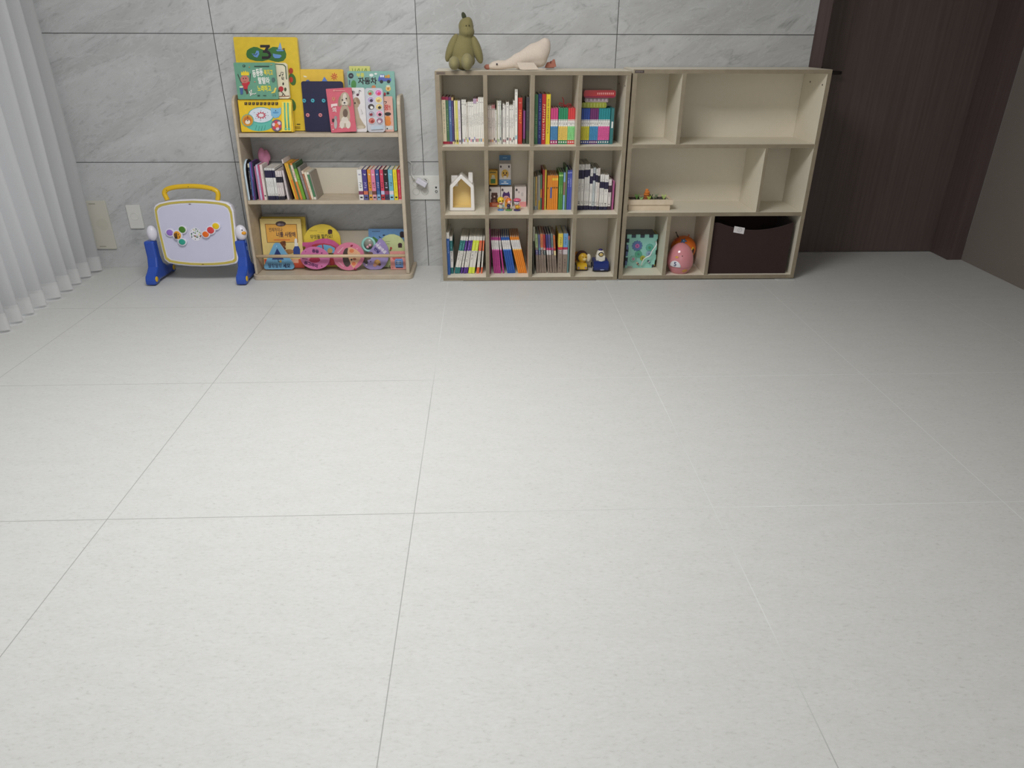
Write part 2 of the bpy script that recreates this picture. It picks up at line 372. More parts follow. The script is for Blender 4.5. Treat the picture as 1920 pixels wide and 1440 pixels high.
# ------------------------------------------------------------------ bookcases
M_CREAM = M((225, 217, 199), 'laminate'); M_EDGE = wood_mat('taupe_wood_edge', (138, 126, 106), (153, 140, 118), .5, 25, 25, .05)
YF = -.28; YB = -.006
def bookcase(label, x0, x1, zs, t, cols, extra):
    # zs: list of (underside, top) of each horizontal board from bottom up; cols: divider spans per row from the bottom up
    r = thing('bookcase', label, 'bookcase', (x0, YF, 0))
    zt = zs[-1][1]; zb = zs[0][0]
    def P(a, b, c, d, e, f): return MB().box(a-x0, b-x0, c-YF, d-YF, e, f, M_CREAM, front=M_EDGE)
    def put(mb, n): return mb.build(n, r, bevel=.0008)
    s = MB(); s.add([(0, 0, zb), (t, 0, zb), (t, YB-YF, zb), (0, YB-YF, zb), (0, 0, zs[-1][0]), (t, 0, zs[-1][0]), (t, YB-YF, zs[-1][0]), (0, YB-YF, zs[-1][0])], [(0,3,2,1),(4,5,6,7),(0,1,5,4),(1,2,6,5),(2,3,7,6),(3,0,4,7)], [M_EDGE, M_EDGE, M_EDGE, M_CREAM, M_EDGE, M_EDGE]); put(s, 'side_panel')
    s = MB(); w = x1-x0; s.add([(w-t, 0, zb), (w, 0, zb), (w, YB-YF, zb), (w-t, YB-YF, zb), (w-t, 0, zs[-1][0]), (w, 0, zs[-1][0]), (w, YB-YF, zs[-1][0]), (w-t, YB-YF, zs[-1][0])], [(0,3,2,1),(4,5,6,7),(0,1,5,4),(1,2,6,5),(2,3,7,6),(3,0,4,7)], [M_EDGE, M_EDGE, M_EDGE, M_EDGE, M_EDGE, M_CREAM]); put(s, 'side_panel')
    put(P(x0, x1, YF, YB, zs[-1][0]+.0002, zt), 'top_panel')
    put(P(x0+t, x1-t, YF, YB, zs[0][0], zs[0][1]), 'bottom_panel')
    for a, b in zs[1:-1]: put(P(x0+t+.0002, x1-t-.0002, YF, YB, a, b), 'shelf')
    for k, row in enumerate(cols):
        for a, b in row: put(P(a, b, YF+.0006, YB-.006, zs[k][1]+.0002, zs[k+1][0]-.0002), 'divider')
    put(MB().box(t+.0002, x1-t-.0002-x0, YB-.006-YF, YB-.001-YF, zs[0][1], zs[-1][0], M_CREAM), 'back_panel')
    for pa, pb in extra[3]:
        MB().prism(rrect(pa-x0, pb-x0, -.018, .12, .014), 0, .0028, M((196, 198, 196), 'gloss'), axis='z').build('foot_pad', r)
    # plate at the upper left corner with its worn lettering
    pl = MB().box(.008, .050, -.0012, 0, zt-.0155, zt-.0045, M(extra[0], 'plastic')).build('name_plate', r)
    g = MB(); rn = random.Random(5)
    for i in range(5): g.box(.0135+i*.0066, .0135+i*.0066+.0036, -.0016, -.0011, zt-.0125, zt-.0075, M(extra[1]))
    g.build('plate_lettering', pl)
    for yy, zz in extra[2]:
        MB().lathe((0, 0, 0), [(0, .0012), (.0042, .0012), (.0042, 0)], M((58, 50, 42)), 12, tf=Matrix.Translation((w-t, yy-YF, zz)) @ Matrix.Rotation(-PI/2, 4, 'Y')).build('fixing_hole', r)
    return r
Z1 = [(.003, .0205), (.3285, .3475), (.6575, .6765), (.992, 1.0105)]
BX0, BX1 = .100, 1.014
C1 = [[(.3235, .3425), (.5455, .5645), (.7685, .7875)]]*3
bookcase('beige bookcase with twelve square cubbies full of books and small toys', BX0, BX1, Z1, .0205, C1, ((112, 98, 86), (84, 73, 64), [(-.245, .945), (-.075, .945)], [(.082, .205), (.905, 1.017)]))
Z2 = [(.006, .0265), (.3365, .3555), (.667, .6855), (.9995, 1.018)]
B2X0, B2X1 = 1.0215, 1.9555
C2 = [[(1.2505, 1.2695), (1.4735, 1.4925)], [(1.6985, 1.7135)], [(1.2535, 1.2725)]]
bookcase('mostly empty beige bookcase with wide compartments standing next to the brown door', B2X0, B2X1, Z2, .0205, C2, ((74, 62, 62), (140, 128, 122), [(-.245, .95), (-.10, .955)], [(1.018, 1.135), (1.86, 1.966)]))
# ------------------------------------------------------------------ spine-out books
ORD = ['', 'first', 'second', 'third', 'fourth', 'fifth', 'sixth', 'seventh', 'eighth', 'ninth', 'tenth', 'eleventh', 'twelfth', 'thirteenth', 'fourteenth', 'fifteenth', 'sixteenth', 'seventeenth', 'eighteenth', 'nineteenth', 'twentieth']
PAGE = (226, 219, 205)
def spine_book(label, group, x0, z0, t, h, yf, dep, base, bands, tab, title, lean=0, pivot='L', name='book', kind='paper'):
    tf = Matrix.Translation((x0 if pivot == 'L' else x0+t/math.cos(lean), yf, z0)) @ Matrix.Rotation(lean, 4, 'Y')
    if pivot == 'R': tf = tf @ Matrix.Translation((-t, 0, 0))
    r = thing(name, label, 'book', group=group, mat=tf)
    c = MB(); g = .0003; ov = min(.0016, t*.18)
    cuts = sorted({0, 1}|{f for b in bands for f in b[:2]})
    for a, b in zip(cuts, cuts[1:]):
        col = base
        for f0, f1, cc in bands:
            if f0 <= (a+b)/2 <= f1: col = cc
        m = M(col, kind)
        c.box(g, t-g, 0, .0022, a*h, b*h, m)
        c.box(g, g+ov, .0022, dep, a*h, b*h, m); c.box(t-g-ov, t-g, .0022, dep, a*h, b*h, m)
    c.build('cover', r)
    MB().box(g+ov, t-g-ov, .0022, dep-.004, .003, h-.003, M(PAGE)).build('page_block', r)
    if tab:
        f0, f1, cc = tab
        MB().box(t*.22, t*.78, -.0003, 0, f0*h, f1*h, M(cc)).build('colour_tab', r)
    if title and t > .002:
        q = MB(); rn = random.Random(hash((round(x0*1e4), len(label))) % 9999)
        for f0, f1, cc, wd in title:
            z = f1*h
            while z > f0*h:
                gl = max(.0016, min(.75*t*wd, .0075))
                w_ = t*wd; x_ = t*(1-wd)/2
                # one worn glyph: two or three strokes
                q.box(x_, x_+w_, -.0003, 0, z-gl*.22, z, M(cc)); q.box(x_+w_*rn.choice((.1, .4, .6)), x_+w_*rn.choice((.65, .8, .95)), -.0003, 0, z-gl*.8, z-gl*.35, M(cc))
                z -= gl*1.45
                if rn.random() < .15: z -= gl
        q.build('spine_lettering', r)
    return r
def row(cr, yb, zs, lim, place, group, items, dep=.17, lean=0, yf=None, pivot='L', count=True, start=1, clamp=None, lim2=None):
    # items: (x0, x1, ytop, base, bands, tab, title, look)
    p = [atz(*cr(i[0], yb), zs) for i in items]
    Y = yf if yf is not None else max(YF+.004, sum(q.y for q in p)/len(p))
    dep = min(dep, YB-.009-Y)
    X = [(at(*cr(i[0], yb), Y).x, at(*cr(i[1], yb), Y).x) for i in items]
    lo, hi = min(a for a, b in X), max(b for a, b in X)
    if lim:
        L0, L1 = lim; s = min(1, (L1-L0)/(hi-lo)) if (lo < L0 or hi > L1) else 1
        sh = 0
        if s < 1: X = [(L0+(a-lo)*s, L0+(b-lo)*s) for a, b in X]
        else:
            if lo < L0: sh = L0-lo
            if hi > L1: sh = L1-hi
            X = [(a+sh, b+sh) for a, b in X]
    if lim2: X = [(lim2[0]+(a-lo)*(lim2[1]-lim2[0])/(hi-lo), lim2[0]+(b-lo)*(lim2[1]-lim2[0])/(hi-lo)) for a, b in X]
    if clamp: X = [(max(a, clamp[0]), min(b, clamp[1])) for a, b in X]
    out = []
    for k, (i, (a, b)) in enumerate(zip(items, X)):
        if b-a < .0018: a, b = a, a+.0018; print('THIN', i[7])
        zt = at(*cr((i[0]+i[1])/2, i[2]), Y).z
        h = (zt-zs)/math.cos(lean)
        n = start+k
        lab = '%s, %s from left %s' % (i[7], ORD[n], place)
        out.append(spine_book(lab, group, a, zs+.0003, (b-a)*math.cos(lean)-.0003, h, Y+random.uniform(0, .003), dep, i[3], i[4], i[5], i[6], lean, pivot))
    return out
W, BK, NAVY = (232, 229, 222), (30, 28, 32), (34, 32, 62)
c11 = crop(805, 120, 9)
T = lambda f0, f1, c=(70, 66, 66), w=.5: [(f0, f1, c, w)]
wb = lambda a, b, t, tab, look, base=W, extra=[]: (a, b, t, base, extra, (.05, .12, tab) if random.random() < .5 else (.09, .16, tab), [(.42, .68, (96, 92, 92), .4), (.885, .905, BK, .55), (.955, .975, BK, .5)], look)
G = 'books in the top left cubby'
lx = [(.1207+.0006, .3235-.0006), (.3425+.0006, .5455-.0006), (.5645+.0006, .7685-.0006), (.7875+.0006, .9935-.0006)]
row(c11, 1352, Z1[2][1], lx[0], 'in top left cubby', G, [
 (195, 262, 555, (236, 224, 196), [(0, .055, (176, 40, 62)), (.935, 1, (150, 36, 66))], None, T(.2, .86, (120, 104, 84), .3), 'cream hardback with crimson ends'),
 (262, 312, 558, (72, 112, 78), [(0, .055, (160, 34, 60)), (.935, 1, (140, 34, 72))], None, T(.3, .75, (180, 200, 170), .3), 'leaf green hardback with crimson ends'),
 (312, 362, 562, (74, 106, 156), [(0, .055, (130, 38, 84)), (.935, 1, (96, 40, 92))], None, T(.45, .8, (190, 206, 228), .35), 'sky blue hardback with plum ends'),
 (362, 396, 566, (74, 60, 110), [(0, .055, (220, 200, 150)), (.935, 1, (190, 160, 110))], None, T(.4, .8, (170, 150, 190), .35), 'dark violet hardback with tan ends'),
 (404, 430, 620, (230, 222, 178), [], (.04, .1, (60, 56, 50)), T(.3, .6, (120, 110, 80), .35), 'pale cream picture book'),
 (430, 470, 620, (214, 206, 108), [(0, .14, (204, 190, 80))], (.04, .1, (70, 66, 40)), T(.3, .6, (110, 104, 60), .35), 'lime yellow picture book'),
 (470, 515, 622, (222, 214, 220), [], (.04, .1, (90, 80, 90)), T(.3, .8, (110, 70, 130), .3), 'pale lilac picture book'),
 wb(533, 560, 606, (120, 150, 196), 'thin white book with sky blue tab'), wb(560, 587, 606, (170, 60, 96), 'thin white book with raspberry tab'), wb(587, 612, 606, (150, 168, 120), 'thin white book with sage tab'),
 wb(612, 646, 650, (206, 198, 90), 'greyish white book with yellow tab', (206, 200, 190)), wb(646, 674, 642, (66, 74, 150), 'thin white book with royal blue tab'), wb(674, 704, 642, (206, 106, 136), 'thin white book with pink tab'), wb(704, 736, 642, (60, 54, 104), 'thin white book with indigo tab'),
 wb(736, 764, 590, (150, 156, 206), 'white book with lilac top and lavender tab', W, [(.9, 1, (196, 168, 196))]), wb(764, 792, 590, (140, 50, 60), 'white book with lilac top and maroon tab', W, [(.9, 1, (196, 168, 196))]), wb(792, 820, 590, (176, 60, 80), 'white book with pink top and red tab', W, [(.94, 1, (206, 150, 160))]),
 wb(820, 850, 566, (136, 166, 110), 'tall white book with grass green tab'), wb(850, 882, 566, (90, 130, 166), 'tall white book with steel blue tab'), wb(882, 914, 566, (226, 176, 110), 'tall white book with apricot tab')], dep=.15)
G = 'books in the second cubby of the top row'; pl = 'in second top cubby'
PW = (226, 214, 206)
row(c11, 1352, Z1[2][1], lx[1], pl, G, [
 wb(985, 1018, 706, (120, 120, 90), 'thin pinkish white book with olive tab', PW), wb(1018, 1048, 706, (150, 70, 50), 'thin pinkish white book with rust tab', PW), wb(1048, 1080, 700, (214, 150, 90), 'thin white book with pink top and orange tab', PW, [(.92, 1, (206, 140, 140))]), wb(1080, 1108, 700, (70, 50, 50), 'thin white book with rose top and brown tab', PW, [(.92, 1, (196, 110, 116))]),
 wb(1108, 1135, 780, (90, 70, 130), 'short white book with violet tab'), (1135, 1152, 620, (196, 194, 168), [], (.06, .13, (150, 170, 120)), T(.4, .6, (110, 100, 90), .4), 'very thin khaki book'), wb(1152, 1184, 628, (150, 176, 120), 'thin white book with apple green tab'), wb(1184, 1214, 628, (80, 96, 110), 'thin white book with slate tab', (206, 210, 200)),
 (1214, 1236, 780, (150, 146, 142), [], None, T(.3, .6, (70, 66, 66), .5), 'thin grey book'), wb(1236, 1264, 676, (120, 60, 70), 'thin white book with burgundy tab'), wb(1264, 1290, 696, (180, 90, 110), 'thin white book with rose tab'), wb(1294, 1344, 650, (110, 106, 110), 'thick white book with grey tab'), wb(1348, 1382, 702, (186, 90, 104), 'thin white book with coral tab'), wb(1382, 1414, 702, (130, 126, 124), 'thin white book with ash grey tab'), wb(1414, 1440, 622, (54, 54, 70), 'thin white book with charcoal tab'),
 wb(1442, 1490, 428, (140, 180, 196), 'tallest white book with aqua tab'),
 (1498, 1570, 572, (184, 52, 40), [(0, .06, (170, 44, 36))], None, [(.4, .74, (226, 156, 50), .6), (.87, .9, (230, 190, 170), .5)], 'thick red book with orange title'),
 (1584, 1622, 792, (126, 62, 120), [(0, .16, (60, 62, 52))], None, T(.4, .8, (170, 110, 160), .3), 'thin purple book'), (1634, 1690, 566, (62, 62, 66), [(0, .3, (66, 76, 56))], None, T(.5, .9, (110, 110, 112), .3), 'dark grey hardback')], dep=.15)
c13 = crop(990, 120, 9)
G = 'books in the third cubby of the top row'; pl = 'in third top cubby'
row(c13, 1345, Z1[2][1], None, pl, G, [
 (105, 160, 515, (70, 122, 84), [], None, T(.12, .6, (160, 190, 150), .4), 'tall green book'), (162, 222, 506, (40, 46, 112), [], None, T(.12, .9, (130, 150, 200), .45), 'tall navy blue book with pale title'), (224, 292, 510, (186, 44, 44), [], None, [(.1, .4, (236, 190, 180), .5), (.46, .8, (240, 214, 150), .6)], 'tall red book with cream title'), (294, 366, 512, (226, 202, 50), [], None, [(.2, .9, (60, 54, 40), .35)], 'tall yellow book with black title')], dep=.16, yf=-.205)
def setrow(cr, yb, zs, place, group, x0, x1, n, ytop, top, mid, foot, names, start, clamp=None):
    it = []
    for k in range(n):
        a, b = x0+(x1-x0)*k/n, x0+(x1-x0)*(k+1)/n
        it.append((a, b, ytop, mid, [(.95, 1, top), (.69, .95, top), (.5, .69, (232, 230, 226)), (0, .11, foot), (.66, .672, foot)], (.035, .075, (236, 232, 226)), [(.55, .6, BK, .5), (.15, .45, tuple(int(v*.45) for v in mid), .35)], names))
    return row(cr, yb, zs, None, place, group, it, dep=.12, yf=-.2, start=start, clamp=clamp)
setrow(c13, 1318, Z1[2][1], pl, G, 373, 497, 3, 748, (206, 70, 126), (76, 136, 186), (170, 50, 110), 'small board book with magenta top and blue spine', 5)
setrow(c13, 1318, Z1[2][1], pl, G, 505, 660, 4, 748, (44, 138, 96), (234, 200, 100), (40, 130, 80), 'small board book with green top and yellow spine', 8)
setrow(c13, 1318, Z1[2][1], pl, G, 662, 800, 4, 748, (214, 64, 66), (140, 216, 140), (210, 60, 60), 'small board book with red top and mint spine', 12, (.5655, .768))
G = 'books in the top right cubby'; pl = 'in top right cubby'
setrow(c13, 1310, Z1[2][1], pl, G, 885, 1025, 4, 750, (44, 76, 156), (214, 206, 60), (40, 60, 140), 'small board book with blue top and yellow spine', 1, (.7885, .99))
setrow(c13, 1310, Z1[2][1], pl, G, 1028, 1170, 4, 750, (110, 46, 104), (70, 146, 196), (86, 44, 110), 'small board book with plum top and azure spine', 5)
setrow(c13, 1310, Z1[2][1], pl, G, 1172, 1365, 5, 750, (36, 138, 146), (226, 96, 160), (30, 110, 120), 'small board book with teal top and pink spine', 9)
# open slip case of the small board books, ribbon and packs on top
zA = Z1[2][1]
def wx(cr, x, y, Y): return at(*cr(x, y), Y).x
xa = wx(c13, 1372, 1300, -.2); xb = wx(c13, 1425, 1300, -.2); zt = at(*c13(1400, 745), -.2).z
b = thing('slip_case', 'teal cardboard slip case at the right end of the small board books', 'box', (xa, -.205, zA+.0004))
MB().box(0, xb-xa, 0, .13, 0, zt-zA, M((52, 116, 118))).build('case_side', b, bevel=.001)
MB().box((xb-xa)*.3, (xb-xa)*.8, -.0006, .0002, .075, .105, M((226, 226, 222))).build('printed_label', b)
xc = wx(c13, 622, 745, -.16); zt2 = at(*c13(622, 748), -.2).z
b = thing('ribbon_bow', 'dark red ribbon bow on top of the small green board books', 'bow', (xc, -.15, zt2+.001))
def rib(pts, w, m, name, par):
    vs = []; fs = []
    for p in pts: vs += [(p[0], -w, p[1]), (p[0], w, p[1])]
    for i in range(len(pts)-1): fs.append((2*i, 2*i+1, 2*i+3, 2*i+2))
    o = MB().add(vs, fs, m, True).build(name, par); q = o.modifiers.new('thick', 'SOLIDIFY'); q.thickness = .0035; return o
RD = M((150, 34, 40), 'fabric')
rib([(.0, .004), (-.012, .018), (-.026, .022), (-.03, .012), (-.016, .004), (0, .004)], .006, RD, 'bow_loop', b)
rib([(.0, .004), (.014, .016), (.03, .016), (.034, .008), (.018, .003), (0, .004)], .006, RD, 'bow_loop', b)
rib([(0, .004), (-.004, .02), (-.006, .036), (-.012, .046)], .005, RD, 'ribbon_tail', b)
MB().ell((0, 0, .006), (.007, .007, .006), RD).build('knot', b)
def pack(name, label, x0, x1, y0, y1, Y, dep, c, lid, art):
    za = at(*c13(x0, y1), Y).z; zb = at(*c13(x0, y0), Y).z; a = wx(c13, x0, y1, Y); bb = min(wx(c13, x1, y1, Y), .985)
    return a, bb, za, zb
Yp = -.17
zz = at(*c13(1000, 752), -.2).z+.0016
def flatpack(name, label, cat, x0, x1, hh, z, Y, dep, col, kind, strips, name2):
    a = max(wx(c13, x0, 700, Y), .7885); bb = min(wx(c13, x1, 700, Y), .992)
    r = thing(name, label, cat, (a, Y, z))
    MB().prism(rrect(0, bb-a, 0, hh, hh*.3), 0, dep, M(col, kind)).build(name2, r)
    q = MB()
    for f0, f1, g0, g1, cc in strips: q.box((bb-a)*f0, (bb-a)*f1, -.0005, .0003, hh*g0, hh*g1, M(cc, kind))
    q.build('printed_band', r)
    return z+hh+.0006
h1 = .0245
z = flatpack('sticker_pack', 'glossy lime green pack lying on the small board books, lowest of three', 'pack', 905, 1325, h1, zz, -.185, .11, (150, 158, 62), 'gloss', [(f, f+.02, .12, .85, (196, 200, 120)) for f in (.12, .25, .37, .5, .62, .74, .86)], 'wrapper')
z = flatpack('sticker_pack', 'grey lilac pack in the middle of the stack under the red pack', 'pack', 955, 1350, .0205, z, -.18, .10, (150, 130, 138), 'gloss', [(f, f+.05, .3, .8, (196, 186, 190)) for f in (.08, .24, .4, .57, .74, .88)]+[(0.02, .98, .03, .14, (206, 196, 176))], 'wrapper')
z = flatpack('sticker_pack', 'glossy red pack on top of the stack in the top right cubby', 'pack', 935, 1468, .034, z, -.19, .11, (176, 52, 56), 'gloss', [(.42+i*.06, .42+i*.06+.035, .42, .68, (226, 160, 156)) for i in range(9)]+[(.02, .98, .05, .2, (130, 34, 70))], 'wrapper')
# ---- middle row of the full bookcase
c24 = crop(990, 270, 10.105)
G = 'books in the third cubby of the middle row'; pl = 'in third middle cubby'
ol = lambda f0, f1: [(f0, f1, (90, 70, 40), .3)]
row(c24, 1248, Z1[1][1], lx[2], pl, G, [
 (92, 112, 655, (40, 62, 60), [], None, None, 'very thin dark teal book'), (116, 140, 625, (182, 190, 170), [(0, .1, (150, 160, 160))], None, T(.3, .7, (120, 130, 110), .3), 'thin pale sage book'), (146, 178, 622, (206, 178, 110), [(0, .12, (170, 180, 180))], None, T(.3, .5, (90, 60, 60), .4), 'thin straw yellow book'), (182, 208, 600, (156, 150, 150), [], None, T(.4, .7, (120, 110, 140), .3), 'thin mauve grey book'), (208, 240, 600, (164, 166, 150), [(0, .28, (206, 176, 70))], None, None, 'grey book with mustard foot'), (244, 268, 590, (96, 140, 110), [(.35, .6, (220, 160, 80))], None, None, 'thin sea green book'),
 (278, 318, 492, (176, 50, 46), [], None, [(.55, .85, (230, 150, 140), .3)], 'tall red book'), (320, 352, 490, (206, 184, 60), [], None, T(.1, .3, (230, 220, 160), .4), 'tall yellow book'),
 (368, 400, 602, (226, 140, 40), [], (.62, .66, (70, 50, 30)), None, 'orange paperback with black dot'), (400, 426, 602, (230, 144, 44), [], None, ol(.3, .6), 'thin orange paperback'), (426, 458, 598, (226, 142, 46), [(.34, .66, (90, 100, 170))], None, None, 'orange paperback with blue title panel'), (458, 490, 600, (228, 140, 40), [(.86, .93, (236, 200, 70))], (.63, .67, (70, 50, 30)), None, 'orange paperback with yellow band'), (490, 528, 600, (224, 136, 40), [(.86, .93, (236, 190, 60))], (.63, .67, (70, 50, 30)), None, 'wide orange paperback'), (528, 570, 600, (226, 140, 42), [(.86, .93, (236, 200, 80))], (.63, .67, (70, 50, 30)), None, 'orange paperback beside the green books'),
 (582, 620, 540, (84, 150, 64), [(.9, .94, (170, 210, 130))], None, T(.45, .65, (190, 220, 160), .4), 'bright green paperback with pale band'), (620, 660, 540, (78, 142, 60), [(.9, .94, (170, 210, 130))], None, T(.45, .65, (190, 220, 160), .4), 'bright green paperback next to blue books'),
 (668, 704, 545, (138, 180, 214), [(.4, .75, (150, 120, 110))], None, None, 'pale blue book with brown patch'), (706, 736, 440, (90, 132, 90), [(.5, .9, (110, 120, 80))], None, None, 'tall thin moss green book'),
 (742, 782, 500, (72, 84, 170), [(.92, .95, (150, 160, 220))], None, [(.6, .8, (190, 196, 236), .5)], 'tall blue violet book with white script'), (782, 826, 496, (74, 88, 176), [(.92, .95, (150, 160, 220))], None, [(.6, .8, (190, 196, 236), .5)], 'tall blue violet book at the right end')], dep=.17)
G = 'books in the middle right cubby'; pl = 'in middle right cubby'
def nb(x0, x1, t, look, b0=.62, b1=.83, ft=.1, base=(226, 224, 220), navy=(38, 34, 66)): return (x0, x1, t, base, [(b0, b1, navy), (0, ft, navy)], None, [(b1+.03, b1+.07, (150, 146, 146), .5), (.42, .58, (120, 116, 116), .35), (.13, .2, BK, .5)], look)
row(c24, 1252, Z1[1][1], lx[3], pl, G, [
 nb(925, 985, 390, 'tall white book with navy bands', .69, .88), nb(985, 1040, 388, 'tall thick white book with wide navy bands', .69, .88), nb(1048, 1082, 384, 'tall thin white book with navy bands', .72, .88), nb(1082, 1112, 384, 'tall narrow white book with navy bands', .72, .88), nb(1112, 1142, 380, 'tall slim white book with navy bands', .74, .88),
 nb(1150, 1200, 468, 'white book with low navy band', .64, .82), nb(1202, 1248, 450, 'grey white book with navy bands', .7, .87, .09, (190, 198, 200)), nb(1254, 1290, 470, 'white book with high navy band', .68, .85), nb(1290, 1330, 458, 'thin white book with black band', .66, .82, .09, (220, 212, 206), (30, 28, 40)),
 nb(1338, 1378, 580, 'short white book with navy bands and small print', .62, .8), nb(1378, 1416, 580, 'short white book with navy bands', .62, .8), nb(1420, 1496, 588, 'short thick white book with navy bands', .6, .8), nb(1500, 1556, 672, 'shortest white book with dark band', .58, .8, .12, (216, 208, 208), (60, 40, 56)),
 (1560, 1580, 735, (90, 60, 74), [], None, None, 'very thin plum book'), (1580, 1612, 705, (176, 90, 140), [], None, None, 'thin magenta pink book')], dep=.17)
# ---- bottom row of the full bookcase
c31 = crop(815, 395, 9.93); c33 = crop(990, 395, 9.93)
G = 'books in the bottom left cubby'; pl = 'in bottom left cubby'
def tb(x0, x1, t, c, look): return (x0, x1, t, (226, 222, 214), [(.62, .9, c), (0, .17, c)], None, [(.66, .82, tuple(min(255, v+90) for v in c), .4), (.34, .56, (110, 108, 108), .4), (.58, .6, BK, .5)], look)
zb = Z1[0][1]
row(c31, 1178, zb, None, pl, G, [(240, 296, 410, (52, 96, 170), [(.86, 1, (226, 222, 216))], None, [(.5, .8, (170, 196, 230), .4)], 'tall blue book with white top')], dep=.2, yf=-.235, clamp=(.1212, .3))
row(c31, 1150, zb, None, pl, G, [tb(300, 352, 490, (46, 112, 112), 'upright white and teal book')], dep=.18, yf=-.215, start=2)
TE, PU, YG, OR = (44, 116, 116), (88, 56, 140), (214, 226, 70), (232, 110, 70)
def leanrow(items, deg, start): row(c31, 1148, zb, None, pl, G, items, dep=.18, yf=-.215, lean=math.radians(deg), pivot='R' if deg > 0 else 'L', start=start)
leanrow([tb(366, 422, 490, TE, 'leaning white and teal book'), tb(422, 464, 490, TE, 'thinner leaning white and teal book')], 11.6, 3)
leanrow([tb(478, 516, 496, PU, 'thin leaning white and violet book'), tb(528, 576, 490, PU, 'leaning white and violet book'), tb(576, 610, 490, PU, 'narrow leaning white and violet book')], 10.6, 5)
leanrow([tb(622, 680, 490, YG, 'leaning white and lime yellow book'), tb(680, 738, 490, YG, 'second leaning white and lime yellow book')], 9.6, 8)
leanrow([tb(774, 802, 490, OR, 'leaning white and orange book'), tb(802, 826, 490, OR, 'narrow leaning white and orange book')], 6.6, 10)
leanrow([tb(858, 886, 488, OR, 'separate white and orange book')], 4.8, 12)
G = 'books in the second cubby of the bottom row'; pl = 'in second bottom cubby'
def mb_(x0, x1, t, c, look, top=None): return (x0, x1, t, c, [(.67, .92, (226, 222, 218)), (.92, 1, top or c), (.64, .67, tuple(min(255, v+60) for v in c))], None, [(.74, .86, (140, 130, 140), .4), (.1, .2, tuple(min(255, v+50) for v in c), .4)], look)
MG, BL_, OG = (170, 56, 126), (34, 84, 164), (228, 134, 36)
row(c31, 1155, zb, None, pl, G, [(1024, 1046, 340, (136, 40, 96), [], None, [(.5, .95, (206, 130, 170), .4)], 'tall upright raspberry book')], dep=.18, yf=-.222, clamp=(.3435, .5))
leanrow([mb_(1102, 1134, 500, MG, 'leaning magenta and white book'), mb_(1134, 1168, 500, MG, 'second leaning magenta and white book'), mb_(1168, 1202, 500, MG, 'middle leaning magenta and white book'), mb_(1202, 1238, 500, MG, 'fourth leaning magenta and white book')], -4.2, 2)
leanrow([mb_(1266, 1300, 500, MG, 'last leaning magenta and white book')], -6, 6)
leanrow([mb_(1354, 1390, 500, BL_, 'leaning blue and white book'), mb_(1390, 1428, 500, BL_, 'second leaning blue and white book'), mb_(1428, 1466, 500, BL_, 'wide leaning blue and white book'), mb_(1466, 1506, 500, BL_, 'last leaning blue and white book')], -10, 7)
leanrow([mb_(1556, 1592, 496, OG, 'leaning orange and white book'), mb_(1592, 1626, 496, OG, 'second leaning orange and white book'), mb_(1626, 1662, 496, OG, 'middle leaning orange and white book'), mb_(1662, 1698, 496, OG, 'fourth leaning orange and white book'), mb_(1698, 1722, 492, OG, 'thin leaning orange and white book')], -13.2, 11)
G = 'books in the third cubby of the bottom row'; pl = 'in third bottom cubby'
TP = (140, 124, 112)
def kb(x0, x1, t, c, look, c2=(90, 60, 120), c3=(190, 60, 90)): return (x0, x1, t, TP, [(.66, 1, c), (.60, .66, c3), (.48, .60, c2)], None, [(.72, .9, tuple(int(v*.5) for v in c), .4), (.5, .58, (220, 216, 210), .5), (.12, .36, (70, 56, 52), .3)], look)
row(c33, 1190, zb, None, pl, G, [(86, 112, 300, (74, 74, 62), [(.7, 1, (200, 196, 180))], None, None, 'tall very thin dark book')], dep=.2, yf=-.23, clamp=(.5653, .7))
row(c33, 1140, zb, None, pl, G, [kb(156, 206, 440, (170, 190, 140), 'taupe book with sage top', (90, 80, 140), (150, 140, 120)), kb(212, 250, 450, (104, 110, 150), 'taupe book with slate blue top', (80, 100, 130), (90, 150, 160)), kb(252, 302, 440, (206, 120, 80), 'taupe book with terracotta top', (90, 70, 70), (180, 170, 160)), kb(304, 344, 450, (180, 60, 66), 'taupe book with red top', (70, 90, 90), (226, 150, 150))], dep=.18, yf=-.215, lean=-math.radians(3.2), start=2)
row(c33, 1140, zb, None, pl, G, [kb(370, 406, 450, (70, 66, 130), 'taupe book with indigo top', (226, 222, 222), (206, 80, 130)), kb(412, 452, 450, (96, 92, 140), 'taupe book with violet top', (220, 216, 220), (206, 70, 120)), kb(460, 500, 440, (110, 130, 130), 'taupe book with grey green top', (110, 96, 110), (190, 90, 130)), kb(503, 540, 465, (200, 110, 60), 'thin taupe book with amber top', (230, 210, 150), (170, 50, 60))], dep=.18, yf=-.215, lean=-math.radians(4.6), start=6)
row(c33, 1136, zb, (.5653, .7675), pl, G, [kb(546, 632, 430, (222, 200, 80), 'thick taupe book with yellow top', (150, 130, 130), (200, 60, 70)), kb(638, 724, 430, (110, 160, 206), 'thick taupe book with sky blue top', (200, 190, 196), (180, 50, 90)), (728, 752, 480, (110, 150, 150), [(.9, 1, (200, 120, 110))], None, None, 'thin sea blue book')], dep=.18, yf=-.215, start=10)
